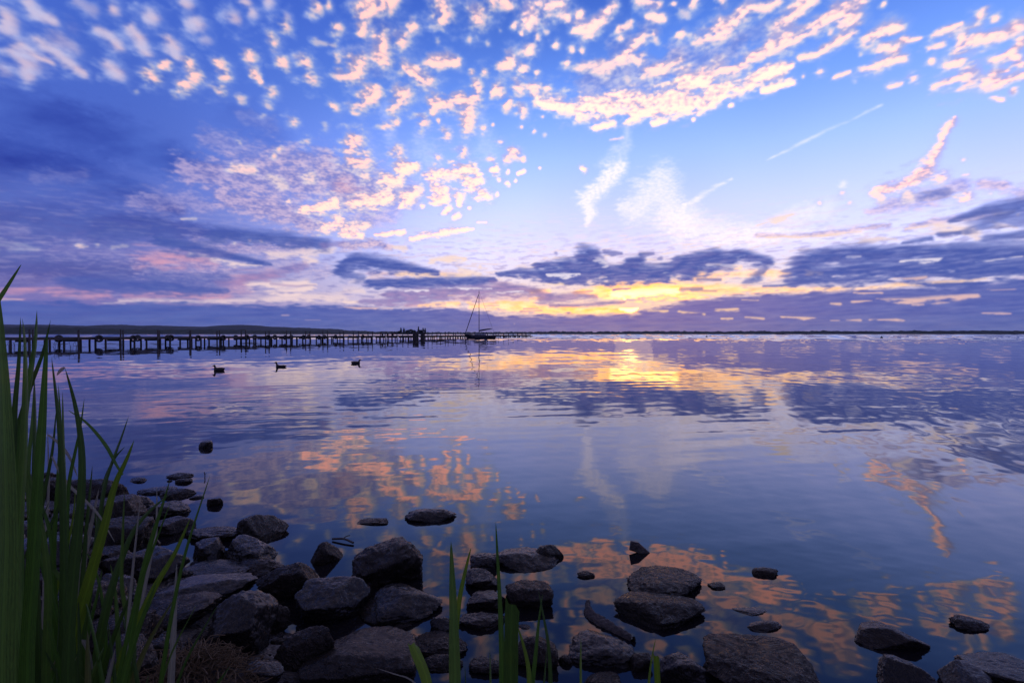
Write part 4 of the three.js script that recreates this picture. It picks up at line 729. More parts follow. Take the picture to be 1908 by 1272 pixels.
function placeStone(row, k, label, group) {
  const [style, x, gy, z, hw, ht, hd] = row, rnd = rng(k * 31 + 5), sy = ht * 0.68, g = stoneShape(style, k + 1, hw * 1.06, sy, hd * 1.06);
  const m = mesh('stone', g, stoneMats[Math.floor(rnd() * stoneMats.length)]);
  m.rotation.set((rnd() - 0.5) * 0.16, (rnd() - 0.5) * 0.7, 0);
  g.computeBoundingBox();
  m.position.set(x, gy + ht - g.boundingBox.max.y, z);
  return tag(m, label, 'stone', group);
}
STONES.forEach((r, k) => placeStone(r, k, r[7], 'stones along the shore'));
{ // the bank behind the left reeds: rows from the bottom of the frame back to the water, each counted from the left
  const rows = [...PILE_STONES].sort((a, b) => b[3] - a[3]), ROW = ['nearest', 'second', 'third', 'fourth', 'fifth', 'sixth', 'farthest'], POS = ['leftmost', 'second from the left', 'third from the left', 'fourth from the left', 'fifth from the left'];
  let k = 200;
  for (let i = 0; i * 5 < rows.length; i++) rows.slice(i * 5, i * 5 + 5).sort((a, b) => a[1] / a[3] < b[1] / b[3] ? 1 : -1).forEach((r, n) => placeStone(r, k++, `bank stone behind the left reeds, ${POS[n]} in the ${ROW[i]} row`, 'bank stones behind the reeds'));
}
{ // small gravel between the stones: nobody could count it
  const rnd = rng(77), g = stoneShape('r', 999, 1, 0.6, 0.8), low = mergeVertices(new THREE.IcosahedronGeometry(1, 2).deleteAttribute('uv').deleteAttribute('normal')), p = low.attributes.position, uv = [];
  for (let i = 0; i < p.count; i++) { const x = p.getX(i), y = p.getY(i), z = p.getZ(i), r = 1 + 0.25 * g3(x * 1.3, y * 1.3, z * 1.3); p.setXYZ(i, x * r, y * r * 0.6, z * r * 0.85); uv.push(x * 0.1, z * 0.1); }
  low.setAttribute('uv', new THREE.Float32BufferAttribute(uv, 2)); low.computeVertexNormals();
  const spots = [];
  while (spots.length < 5200) {
    const x = lerp(-5, 3.2, rnd()), z = lerp(-5.2, -0.4, rnd()), h = landHeight(x, z);
    if (h < -0.05 || rnd() > sstep(-0.05, 0.02, h)) continue;
    spots.push([x, h, z, 0.006 + 0.026 * rnd() ** 3]);
  }
  const im = new THREE.InstancedMesh(low, stoneMats[2], spots.length), M = new THREE.Matrix4(), q = new THREE.Quaternion(), e = new THREE.Euler();
  spots.forEach(([x, h, z, s], i) => { q.setFromEuler(e.set((rnd() - 0.5) * 0.6, rnd() * 6.28, (rnd() - 0.5) * 0.6)); im.setMatrixAt(i, M.compose(new THREE.Vector3(x, h + 0.05 * fbm2(x * 1.7, z * 1.7, 4) - 0.02 + s * 0.2, z), q, new THREE.Vector3(s, s, s))); });
  add(im, 'gravel'); im.userData.kind = 'stuff'; tag(im, 'loose dark gravel between the shore stones', 'gravel');
}
// ------------------------------------------------------------------ drift: dead weed, sticks, bark
const strawMap = texture(128, (u, v, c) => { const t = 0.42 + 0.2 * torus(u, v * 4, 12, 3); c[0] = t; c[1] = t * 0.86; c[2] = t * 0.62; }, true);
const straw = new THREE.MeshStandardMaterial({ map: strawMap, color: new THREE.Color(0.6, 0.5, 0.36), roughness: 0.8 }), deadWood = new THREE.MeshStandardMaterial({ map: stoneMap, color: new THREE.Color(0.9, 0.75, 0.62), roughness: 0.55, bumpMap: stoneBump, bumpScale: 0.006 });
function strand(pts, r, sides = 4, seg = 7) { return new THREE.TubeGeometry(new THREE.CatmullRomCurve3(pts.map((p) => new THREE.Vector3(...p))), seg, r, sides, false); }
{
  const rnd = rng(55), parts = [];
  for (let k = 0; k < 520; k++) {
    const a = rnd() * 6.283, d = Math.sqrt(rnd()), cx = Math.cos(a) * d * 0.17, cz = Math.sin(a) * d * 0.11, top = 0.12 * (1 - d * d) + 0.01, l = 0.03 + rnd() * 0.06, b = rnd() * 6.283, pts = [];
    for (let s = 0; s < 4; s++) { const t = s / 3 - 0.5; pts.push([cx + Math.cos(b) * l * t * 2 + (rnd() - 0.5) * 0.03, Math.max(0.003, top * (0.55 + rnd() * 0.55)) + (rnd() - 0.5) * 0.012, cz + Math.sin(b) * l * t * 2 + (rnd() - 0.5) * 0.03]); }
    parts.push(strand(pts, 0.0008 + rnd() * 0.0011, 4, 8));
  }
  const w = group('weed_clump', -1.02, landHeight(-1.02, -1.64), -1.64);
  tag(w, 'matted clump of dead weed and roots on the bank by the left reeds', 'weed');
  mesh('strands', mergeGeometries(parts), straw, w);
  const mound = new THREE.SphereGeometry(1, 40, 20, 0, Math.PI * 2, 0, Math.PI / 2), p = mound.attributes.position;
  for (let i = 0; i < p.count; i++) { const x = p.getX(i), y = p.getY(i), z = p.getZ(i), r = 1 + 0.25 * fbm3(x * 3, y * 3, z * 3, 3); p.setXYZ(i, x * r * 0.16, y * r * 0.1 - 0.02, z * r * 0.1); }
  mound.computeVertexNormals(); mesh('root_mat', mound, deadWood, w);
}
tag(mesh('stick', mergeGeometries([strand([[-1.13, 0.012, -3.2], [-1.05, 0.02, -3.18], [-0.98, 0.012, -3.14]], 0.007, 6, 8), strand([[-1.06, 0.02, -3.18], [-1.04, 0.03, -3.2], [-1.02, 0.034, -3.2]], 0.003, 5, 4)]), deadWood), 'short dark stick touching the five-sided black stone', 'stick');
tag(mesh('wood_shard', toCreasedNormals(new THREE.ExtrudeGeometry(new THREE.Shape([[-0.02, 0.0], [-0.012, 0.05], [0.03, 0.042], [0.11, -0.03], [0.1, -0.04]].map((p) => new THREE.Vector2(...p))), { depth: 0.014, bevelEnabled: true, bevelSize: 0.002, bevelThickness: 0.002, bevelSegments: 1 }).translate(0.72, 0.02, -3.03), 0.5), deadWood), 'black pointed shard of wood slanting out of the orange reflection', 'driftwood');
tag(mesh('twig', mergeGeometries([strand([[-2.78, -0.02, -4.6], [-2.772, 0.02, -4.6], [-2.778, 0.055, -4.6]], 0.004, 5, 6), strand([[-2.776, 0.03, -4.6], [-2.765, 0.04, -4.6], [-2.76, 0.044, -4.6]], 0.002, 4, 3)]), deadWood), 'tiny twig standing in the water below the round black boulder', 'twig');
{ // curved piece of bark in the shallows
  const pts = [], n = 60, m = 12, pos = [], uv = [], idx = [];
  for (let i = 0; i <= n; i++) { const t = i / n, a = lerp(-0.6, 1.9, t); pts.push([0.45 + 0.11 * -Math.sin(a) + 0.02 * t, 0, -2.29 + 0.15 * (0.5 - t) * -2 * -1]); }
  for (let i = 0; i <= n; i++) for (let j = 0; j <= m; j++) {
    const t = i / n, b = j / m * Math.PI * 2, w = (0.012 + 0.03 * Math.sin(Math.min(1, t * 1.15) * Math.PI)) * (1 + 0.25 * g2(t * 9, j)), c = pts[i];
    const rib = 0.004 * Math.sin(t * 70 + j) + 0.008 * fbm2(t * 14, j * 0.8, 3);
    pos.push(c[0] + Math.cos(b) * w, 0.004 + Math.sin(b) * 0.02 + rib, c[2] + Math.cos(b) * w * 0.25); uv.push(t, j / m);
  }
  for (let i = 0; i < n; i++) for (let j = 0; j < m; j++) { const a = i * (m + 1) + j, b = a + m + 1; idx.push(a, b, a + 1, b, b + 1, a + 1); }
  const g = new THREE.BufferGeometry(); g.setAttribute('position', new THREE.Float32BufferAttribute(pos, 3)); g.setAttribute('uv', new THREE.Float32BufferAttribute(uv, 2)); g.setIndex(idx); g.computeVertexNormals();
  tag(mesh('bark_piece', g, deadWood), 'curved ribbed piece of bark left of the dark wedge stone', 'driftwood');
}
// ------------------------------------------------------------------ reeds
const leafTones = [[0.1, 0.23, 0.018], [0.21, 0.34, 0.014], [0.45, 0.42, 0.3], [0.07, 0.15, 0.014], [0.14, 0.26, 0.03], [0.2, 0.22, 0.05]];
const leafMap = texture(256, (u, v, c) => { const rib = Math.exp(-(((u - 0.5) * 16) ** 2)) * 0.4, n = 0.76 + rib + 0.1 * Math.sin(u * 6.283 * 8) + 0.34 * torus(u * 3, v, 8, 4), b = sstep(0.2, 0.45, torus(u + 0.3, v + 0.2, 10, 4)); c[0] = n * (1 + 0.12 * b); c[1] = n; c[2] = n * (1 - 0.1 * b); });
const leafBump = texture(128, (u, v, c) => { c[0] = c[1] = c[2] = 0.5 + 0.4 * Math.sin(u * 6.283 * 9); });
const leafMats = leafTones.map((t) => new THREE.MeshPhysicalMaterial({ color: new THREE.Color(...t), map: leafMap, roughness: 0.6, specularIntensity: 0.5, transmission: 0.45, thickness: 0, bumpMap: leafBump, bumpScale: 0.0003, side: THREE.DoubleSide }));
function leafShape(width, cut, centre, seed) {
  const rnd = rng(seed * 101 + 3), curve = new THREE.CatmullRomCurve3(centre, false, 'centripetal'), n = 46, pos = [], uv = [], idx = [], T = new THREE.Vector3(), S = new THREE.Vector3(), F = new THREE.Vector3();
  const twist0 = (rnd() - 0.5) * 0.9, twist1 = twist0 + (rnd() - 0.5) * 0.9, len = curve.getLength();
  for (let i = 0; i <= n; i++) {
    const t = i / n, p = curve.getPointAt(t); curve.getTangentAt(t, T);
    F.set(p.x, p.y - EYE, p.z).normalize();
    S.crossVectors(T, F).normalize(); const N = new THREE.Vector3().crossVectors(S, T).normalize(), a = lerp(twist0, twist1, t), side = S.clone().multiplyScalar(Math.cos(a)).addScaledVector(N, Math.sin(a)), face = new THREE.Vector3().crossVectors(side, T).normalize();
    const tip = cut ? 1 : Math.pow(1 - t, 0.62) * (1 + 0.55 * t) , root = 0.62 + 0.38 * sstep(0, 0.35, t), w = width * 0.5 * Math.min(1.02, tip * (cut ? 1 : 1.12)) * root * (1 + 0.05 * g2(t * 7, seed)) / Math.max(0.75, Math.cos(a));
    for (const [k, d] of [[-1, 0], [-0.5, -0.16], [0, -0.24], [0.5, -0.16], [1, 0]]) { const q = p.clone().addScaledVector(side, w * k + (cut && i === n ? 0 : 0)).addScaledVector(face, w * d); pos.push(q.x, q.y + (cut && i === n ? (k * 0.4 + 0.2 * Math.sin(k * 9)) * width : 0), q.z); uv.push(k * 0.5 + 0.5, t * len * 4); }
  }
  for (let i = 0; i < n; i++) for (let j = 0; j < 4; j++) { const a = i * 5 + j, b = a + 5; idx.push(a, b, a + 1, b, b + 1, a + 1); }
  const g = new THREE.BufferGeometry(); g.setAttribute('position', new THREE.Float32BufferAttribute(pos, 3)); g.setAttribute('uv', new THREE.Float32BufferAttribute(uv, 2)); g.setIndex(idx); g.computeVertexNormals();
  return g;
}
let leafSeed = 1;
for (const [label, leaves] of REEDS) {
  const first = leaves[0], base = new THREE.Vector3(first[3], first[4], first[5]), plant = group('reed_plant', base.x, base.y, base.z);
  tag(plant, label, 'reed', 'reeds on the shore');
  for (const l of leaves) {
    const pts = []; for (let k = 3; k < l.length; k += 3) pts.push(new THREE.Vector3(l[k], l[k + 1], l[k + 2]));
    const g = leafShape(l[0], l[2], pts, leafSeed++).translate(-base.x, -base.y, -base.z);
    mesh(l[1] === 2 ? 'dry_leaf' : 'leaf', g, leafMats[l[1] === 0 ? [0, 3, 4, 0, 3][leafSeed % 5] : l[1]], plant);
  }
}
{ // lower, fainter leaves filling the foot of the left clump
  const rnd = rng(909);
  ['low dense reed tuft at the foot of the left clump, by the frame edge', 'low reed tuft between the left clump and the weed'].forEach((label, t) => {
    const bx = [-0.98, -0.8][t], bz = [-1.08, -1.12][t], by = landHeight(bx, bz) - 0.02, plant = group('reed_plant', bx, by, bz);
    tag(plant, label, 'reed', 'reeds on the shore');
    for (let k = 0; k < [44, 16][t]; k++) {
      const x = (rnd() - 0.5) * [0.36, 0.2][t], z = (rnd() - 0.5) * 0.22, h = 0.3 + rnd() * [0.52, 0.26][t], lx = (rnd() - 0.45) * 0.3, lz = (rnd() - 0.5) * 0.2;
      const w = [[x, 0, z], [x + lx * 0.2, h * 0.4, z + lz * 0.2], [x + lx * 0.55, h * 0.75, z + lz * 0.6], [x + lx, h, z + lz]].map(([a, b, c]) => new THREE.Vector3(a + bx, b + by, c + bz));
      mesh('leaf', leafShape(0.006 + rnd() * 0.012, 0, w, leafSeed++).translate(-bx, -by, -bz), leafMats[[0, 3, 3, 4, 5, 0, 3, 2][Math.floor(rnd() * 8)]], plant);
    }
  });
}
const reedStem = new THREE.MeshStandardMaterial({ color: new THREE.Color(0.05, 0.05, 0.035), roughness: 0.9 });
[[-36.5, -41.3, 'sparse dead reed stalks in the water in front of the jetty, right of the reeds', 14], [-43.4, -44.6, 'sparse dead reed stalks in the water by the left frame edge', 18]].forEach(([x, z, label, n], t) => {
  const rnd = rng(70 + t), tuft = group('reed_tuft', x, 0, z); tag(tuft, label, 'reed');
  for (let k = 0; k < n; k++) {
    const a = (rnd() - 0.5) * 2.4, b = (rnd() - 0.5) * 1.2, h = 0.25 + rnd() * 0.55, l = (rnd() - 0.5) * 0.4;
    mesh('stalk', mergeGeometries([strand([[a, -0.2, b], [a + l * 0.3, h * 0.6, b], [a + l, h, b]], 0.012, 5, 5), strand([[a + l * 0.4, h * 0.65, b], [a + l * 0.2 - 0.1, h * 0.8, b], [a + l * 0.2 - 0.2, h * 0.82, b]], 0.007, 4, 3)]), reedStem, tuft);
  }
});
// ------------------------------------------------------------------ jetty
const woodMap = texture(512, (u, v, c) => { const n = torus(u, v * 0.25, 30, 4), f = torus(u + 0.5, v, 10, 3), t = 0.3 + 0.14 * n + 0.1 * f; c[0] = t; c[1] = t * 0.93; c[2] = t * 0.86; }, true);
const wood = new THREE.MeshStandardMaterial({ map: woodMap, roughness: 0.8 }), wetWood = new THREE.MeshStandardMaterial({ map: woodMap, color: new THREE.Color(0.55, 0.52, 0.5), roughness: 0.6 }), boardWood = new THREE.MeshStandardMaterial({ map: woodMap, color: new THREE.Color(1.6, 1.55, 1.5), roughness: 0.75 });
const rubber = new THREE.MeshStandardMaterial({ color: new THREE.Color(0.02, 0.02, 0.021), roughness: 0.7 }), ropeMat = new THREE.MeshStandardMaterial({ color: new THREE.Color(0.2, 0.17, 0.12), roughness: 0.9 });
// local axes: +x runs out along the jetty, +z is its near side, y = 0 the water
const J0 = new THREE.Vector3(-49.84, 0, -49.84), JD = new THREE.Vector3(56.64, 0, -140.96).normalize(), JW = 2.2, JL = 152, DECK = 0.95;
const jetty = group('jetty', J0.x, 0, J0.z, Math.atan2(-JD.z, JD.x));
tag(jetty, 'long wooden jetty on piles running out into the lake', 'jetty');
{
  const rnd = rng(404), boards = [];
  for (let s = -14; s < JL; s += 0.155) boards.push(box(0.14, 0.045, JW + 0.1 + (rnd() - 0.5) * 0.06, s, DECK - 0.022 + (rnd() - 0.5) * 0.012, -JW / 2));
  const deck = mesh('deck_boards', mergeGeometries(boards), boardWood, jetty); deck.userData.kind = 'stuff';
  for (const z of [-0.06, -JW / 2, -JW + 0.06]) mesh('long_beam', box(JL + 14, 0.24, 0.14, (JL - 14) / 2, DECK - 0.17, z), wood, jetty);
  const tall = new THREE.CylinderGeometry(0.085, 0.1, 2.5, 10).translate(0, 0.55, 0), pile = new THREE.CylinderGeometry(0.1, 0.115, 1.5, 10).translate(0, 0.0, 0), cross = box(0.16, 0.2, JW + 0.2);
  for (let s = -11.0, k = 0; s < JL; s += 4.27, k++) {
    const put = (name, geo, x, y, z, lean = 0.03) => { const m = mesh(name, geo, name === 'pile' ? wetWood : wood, jetty); m.position.set(x, y, z); m.rotation.set((rnd() - 0.5) * lean, rnd() * 6, (rnd() - 0.5) * lean); return m; };
    put('post', tall, s + 7.6 - 7.2, (rnd() - 0.5) * 0.16, 0.12);
    put('post', tall, s + 2.3 - 0.6 * rnd(), (rnd() - 0.5) * 0.16, -JW - 0.12);
    for (const o of [0.9, 2.2, 3.4]) { put('pile', pile, s + o + (rnd() - 0.5) * 0.3, 0, -0.25); if (k % 2 || o === 2.2) put('pile', pile, s + o + 0.5 + (rnd() - 0.5) * 0.3, 0, -JW + 0.25); }
    const c = mesh('cross_beam', cross, wood, jetty); c.position.set(s + 0.4, DECK - 0.39, -JW / 2);
  }
}
const onJetty = (s, side) => { const p = J0.clone().addScaledVector(JD, s); if (side) p.add(new THREE.Vector3(JD.z, 0, -JD.x).multiplyScalar(side)); return p; };   // side > 0: away from the viewer
const alongAt = (px) => { const b = 22.5 + (px - 128) * (6.5 - 22.5) / 860, z = -EYE * 954 / b; return (z - J0.z) / JD.z; };
const NTH = ['leftmost', 'second', 'third', 'fourth', 'fifth', 'sixth', 'seventh', 'eighth', 'ninth', 'tenth', 'eleventh', 'twelfth', 'thirteenth'];
{
  const ring = new THREE.LatheGeometry([[0.2, -0.09], [0.21, -0.11], [0.3, -0.13], [0.385, -0.115], [0.405, -0.08], [0.41, 0], [0.405, 0.08], [0.385, 0.115], [0.3, 0.13], [0.21, 0.11], [0.2, 0.09], [0.24, 0.07], [0.27, 0], [0.24, -0.07], [0.2, -0.09]].map((p) => new THREE.Vector2(...p)), 36).rotateX(Math.PI / 2);
  const rope = new THREE.TorusGeometry(0.17, 0.012, 5, 20).scale(0.5, 1, 1).rotateY(Math.PI / 2).translate(0, 0.38, 0), turn = Math.atan2(-JD.z, JD.x), rnd = rng(12);
  const hang = (px, side, n, label) => {
    const p = onJetty(alongAt(px), side), t = group('tyre', p.x, DECK - 0.15 - rnd() * 0.1, p.z, turn + (rnd() - 0.5) * 0.2);
    tag(t, label, 'tyre', 'tyres hung along the jetty'); mesh('rubber_ring', ring, rubber, t); mesh('rope', rope, ropeMat, t);
  };
  [180, 244, 314, 365, 412, 456, 496, 528, 562, 591, 622, 673].forEach((px, n) => hang(px, -0.36, n, `${NTH[n]}${n ? ' from the left' : ''} of the fender tyres on the near side of the jetty`));
  [121, 195, 267, 323, 448, 483, 520, 550, 582, 611].forEach((px, n) => hang(px + 14, JW + 0.36, n, `${NTH[n]}${n ? ' from the left' : ''} of the fender tyres on the far side of the jetty`));
  // mooring piles and a bench out on the jetty
  [[768, 'left-hand bundle of thick mooring piles against the jetty, below the far trees'], [781, 'right-hand bundle of thick mooring piles against the jetty, below the far trees']].forEach(([px, label], k) => {
    const p = onJetty(alongAt(px), -0.9), d = group('mooring_piles', p.x, 0, p.z, turn); tag(d, label, 'mooring piles');
    for (let q = 0; q < 6; q++) { const m = mesh('pile', new THREE.CylinderGeometry(0.17, 0.2, 2.6 - q * 0.16 + k * -0.3, 10).translate(0, 0.6, 0), wetWood, d); m.position.set(Math.cos(q * 1.05) * (0.3 + 0.35 * (1 - k)), 0, Math.sin(q * 1.05) * 0.3); m.rotation.set((rnd() - 0.5) * 0.14, 0, (rnd() - 0.5) * 0.14); }
    mesh('chain_band', new THREE.TorusGeometry(0.62, 0.05, 6, 24).scale(k ? 0.75 : 1.2, 1, 1).rotateX(Math.PI / 2).translate(0, 1.2, 0), rubber, d);
  });
  const p = onJetty(alongAt(733), 1.5), b = group('bench', p.x, DECK, p.z, turn); tag(b, 'long wooden bench standing on the jetty left of the mooring piles', 'bench');
  for (let k = 0; k < 4; k++) mesh('slat', box(4.4, 0.04, 0.1, 0, 0.46, -0.2 + k * 0.125), wood, b);
  for (let k = 0; k < 2; k++) mesh('backrest_slat', box(4.4, 0.12, 0.03, 0, 0.68 + k * 0.17, -0.26), wood, b);
  for (const x of [-1.9, 0, 1.9]) { mesh('leg', box(0.08, 0.44, 0.4, x, 0.22, 0), wood, b); mesh('backrest_post', box(0.07, 0.5, 0.05, x, 0.67, -0.295), wood, b); }
}
// ------------------------------------------------------------------ sailing boat (bow to the left)
{
  const hullPaint = new THREE.MeshPhysicalMaterial({ color: new THREE.Color(0.012, 0.014, 0.02), roughness: 0.3, clearcoat: 0.5 }), white = new THREE.MeshStandardMaterial({ color: new THREE.Color(0.3, 0.3, 0.32), roughness: 0.5 }), alu = new THREE.MeshStandardMaterial({ color: new THREE.Color(0.14, 0.14, 0.15), roughness: 0.45, metalness: 0.3 }), cloth = new THREE.MeshStandardMaterial({ color: new THREE.Color(0.02, 0.025, 0.05), roughness: 0.9 }), steel = new THREE.MeshStandardMaterial({ color: new THREE.Color(0.12, 0.12, 0.12), roughness: 0.4, metalness: 0.6 }), glass = new THREE.MeshStandardMaterial({ color: new THREE.Color(0.02, 0.02, 0.025), roughness: 0.1 });
  const boat = group('sailing_boat', -8.6, 0, -138, 0.03); boat.scale.set(0.9, 0.98, 0.9);
  tag(boat, 'dark sailing yacht with lowered sails moored beside the jetty', 'boat');
  const L = 9.4, n = 40, m = 16, pos = [], idx = [], half = (t) => 1.5 * Math.pow(Math.sin(Math.min(1, 0.06 + t * 0.82) * Math.PI * 0.62), 0.8) * Math.min(1, t * 5 + 0.02) ** 0.6, sheer = (t) => lerp(1.25, 0.95, t) - 0.12 * Math.sin(t * Math.PI);
  for (let i = 0; i <= n; i++) for (let j = 0; j <= m; j++) {
    const t = i / n, a = j / m * Math.PI, w = half(t), y = sheer(t) - (sheer(t) + 0.45 * Math.sin(Math.min(1, t * 1.3 + 0.05) * Math.PI * 0.8)) * Math.pow(Math.sin(a), 0.55), rake = (1 - (y + 0.4) / 1.6) * (t < 0.3 ? (0.3 - t) * 3.2 : t > 0.9 ? (0.9 - t) * 2.5 : 0);
    pos.push(-L / 2 + t * L + rake, y, Math.cos(a) * w);
  }
  for (let i = 0; i < n; i++) for (let j = 0; j < m; j++) { const a = i * (m + 1) + j, b = a + m + 1; idx.push(a, a + 1, b, b, a + 1, b + 1); }
  const c = pos.length / 3; pos.push(L / 2 - 0.1, 0.5, 0); for (let j = 0; j < m; j++) idx.push(c, n * (m + 1) + j + 1, n * (m + 1) + j);
  const g = new THREE.BufferGeometry(); g.setAttribute('position', new THREE.Float32BufferAttribute(pos, 3)); g.setIndex(idx); g.computeVertexNormals();
  const hull = mesh('hull', g, hullPaint, boat);
  const deckS = new THREE.Shape(); for (let i = 0; i <= n; i++) deckS[i ? 'lineTo' : 'moveTo'](-L / 2 + i / n * L, half(i / n) * 0.98); for (let i = n; i >= 0; i--) deckS.lineTo(-L / 2 + i / n * L, -half(i / n) * 0.98);
  const dg = new THREE.ExtrudeGeometry(deckS, { depth: 0.03, bevelEnabled: false, steps: 1 }).rotateX(-Math.PI / 2), dp = dg.attributes.position;
  for (let i = 0; i < dp.count; i++) dp.setY(i, dp.getY(i) + sheer((dp.getX(i) + L / 2) / L) - 0.05);
  dg.computeVertexNormals(); mesh('deck', dg, white, boat);
  mesh('toe_rail', mergeGeometries([1, -1].map((s) => new THREE.TubeGeometry(new THREE.CatmullRomCurve3([...Array(14)].map((_, i) => { const t = i / 13; return new THREE.Vector3(-L / 2 + t * L * 0.99 + 0.03, sheer(t) + 0.02, s * half(t)); })), 40, 0.035, 5))), steel, hull);
  const cab = new THREE.Shape([[-1.6, 0], [-1.25, 0.32], [1.4, 0.42], [1.75, 0.36], [1.8, 0]].map((p) => new THREE.Vector2(...p)));
  const cabin = mesh('cabin', new THREE.ExtrudeGeometry(cab, { depth: 1.5, bevelEnabled: true, bevelSize: 0.06, bevelThickness: 0.08, bevelSegments: 2 }).translate(-0.1, 0.98, -0.75), white, boat);
  for (const x of [-0.7, 0.1, 0.9]) mesh('window', box(0.5, 0.13, 0.02, x, 1.19, 0.845), glass, cabin);
  mesh('sprayhood', new THREE.SphereGeometry(0.85, 16, 8, 0, Math.PI * 2, 0, Math.PI / 2).scale(0.75, 0.62, 1).translate(1.75, 1.25, 0), cloth, boat);
  const mx = -0.33, mast = mesh('mast', rod([mx, 0.9, 0], [mx, 13, 0], 0.11, 0.075, 10), alu, boat);
  mesh('spreader', mergeGeometries([rod([mx, 6.3, 0], [mx + 0.1, 6.3, 0.75], 0.035), rod([mx, 6.3, 0], [mx + 0.1, 6.3, -0.75], 0.035), rod([mx, 9.6, 0], [mx + 0.1, 9.6, 0.55], 0.03), rod([mx, 9.6, 0], [mx + 0.1, 9.6, -0.55], 0.03)]), alu, mast);
  mesh('masthead_antenna', mergeGeometries([rod([mx, 13, 0], [mx, 13.5, 0], 0.02), rod([mx - 0.15, 13.05, 0], [mx + 0.25, 13.05, 0], 0.025)]), steel, mast);
  const boom = mesh('boom', rod([mx, 2.05, 0], [mx + 3.9, 2.72, 0], 0.07), alu, boat);
  { const p = []; for (let i = 0; i <= 10; i++) { const t = i / 10; p.push(new THREE.Vector2(0.02 + 0.2 * Math.pow(Math.sin(Math.min(1, 0.25 + t * 0.78) * Math.PI), 0.6) * (1 - t * 0.35), t * 3.85)); }
    mesh('furled_mainsail', new THREE.LatheGeometry(p, 12).scale(1, 1, 0.7).rotateZ(-Math.PI / 2 + Math.atan2(0.67, 3.9)).translate(mx + 0.05, 2.22, 0), cloth, boom); }
  mesh('furled_jib', rod([-4.45, 1.35, 0], [mx - 0.15, 12.1, 0], 0.12, 0.075, 8), cloth, boat);
  mesh('backstay', rod([4.45, 1.0, 0], [mx + 0.05, 13, 0], 0.03, 0.02, 5), steel, boat);
  for (const s of [1, -1]) mesh('shroud', mergeGeometries([rod([mx + 0.15, 1.0, s * 1.42], [mx + 0.1, 6.3, s * 0.75], 0.014, 0.014, 4), rod([mx + 0.1, 6.3, s * 0.75], [mx, 12.7, 0], 0.014, 0.014, 4)]), steel, boat);
  const rail = (x0, x1) => mergeGeometries([1, -1].flatMap((s) => [rod([x0, 1.75, s * 0.5], [x1, 1.7, s * 1.0], 0.025, 0.025, 5), rod([x0, 1.1, s * 0.4], [x0, 1.75, s * 0.5], 0.025, 0.025, 5), rod([x1, 1.05, s * 0.95], [x1, 1.7, s * 1.0], 0.025, 0.025, 5)]).concat([rod([x0, 1.75, -0.5], [x0, 1.75, 0.5], 0.025, 0.025, 5)]));
  mesh('bow_rail', rail(-4.7, -3.5), steel, boat); mesh('stern_rail', rail(4.5, 3.4), steel, boat);
  mesh('steering_wheel', new THREE.TorusGeometry(0.4, 0.03, 6, 20).rotateY(Math.PI / 2).translate(3.2, 1.45, 0), steel, boat);
  mesh('outboard_motor', mergeGeometries([box(0.3, 0.35, 0.3, 4.75, 1.45, 0.4), box(0.12, 0.7, 0.14, 4.75, 0.95, 0.4)]), rubber, boat);
}
// ------------------------------------------------------------------ ducks
{
  const feather = new THREE.MeshStandardMaterial({ map: texture(128, (u, v, c) => { const t = 0.14 + 0.1 * torus(u, v, 14, 4); c[0] = t * 1.1; c[1] = t; c[2] = t * 0.85; }, true), roughness: 0.75 });
  const duck = (fat, neck, lean) => fromDistance((x, y, z) => {
    const p = [x, y, z], e = (cx, cy, cz, rx, ry, rz) => { const k = Math.hypot((x - cx) / rx, (y - cy) / ry, (z - cz) / rz); return (k - 1) * Math.min(rx, ry, rz); };
    let d = smin(e(0.02, 0.03, 0, 0.19, 0.075 * fat, 0.095), capsule(p, [0.12, 0.045, 0], [0.235, 0.07 * fat, 0], 0.055 * fat, 0.008), 0.04);
    d = smin(d, capsule(p, [-0.12, 0.04, 0], [-0.15 - lean, 0.1 + neck * 0.5, 0], 0.055, 0.026), 0.05);
    d = smin(d, capsule(p, [-0.15 - lean, 0.1 + neck * 0.5, 0], [-0.155 - lean, 0.1 + neck, 0], 0.027, 0.024), 0.02);
    d = smin(d, e(-0.172 - lean, 0.118 + neck, 0, 0.048, 0.034, 0.03), 0.015);
    return smin(d, capsule(p, [-0.2 - lean, 0.114 + neck, 0], [-0.268 - lean, 0.1 + neck, 0], 0.015, 0.005), 0.012);
  }, [0.36, 0.3, 0.16], 76);
  const rows = [[-10.5, -18.3, 1.1, 0.06, 0.0, 0, 'plump duck nearest the left reeds, swimming left'], [-9.1, -20.1, 0.72, 0.075, 0.015, 0.12, 'slender low-lying duck in the middle of the three, swimming left'], [-6.9, -22.6, 1.0, 0.04, 0.01, Math.PI + 0.1, 'duck farthest right of the three, swimming right']];
  for (const [x, z, fat, neck, lean, turn, label] of rows) { const g = duck(fat, neck, lean), p = g.attributes.position, uv = []; for (let i = 0; i < p.count; i++) uv.push(p.getX(i) * 3, p.getY(i) * 3 + p.getZ(i) * 2); g.setAttribute('uv', new THREE.Float32BufferAttribute(uv, 2)); const m = mesh('duck', g, feather); m.position.set(x, 0.0, z); m.rotation.y = turn; m.scale.setScalar(0.92); tag(m, label, 'duck', 'ducks on the lake'); }
}
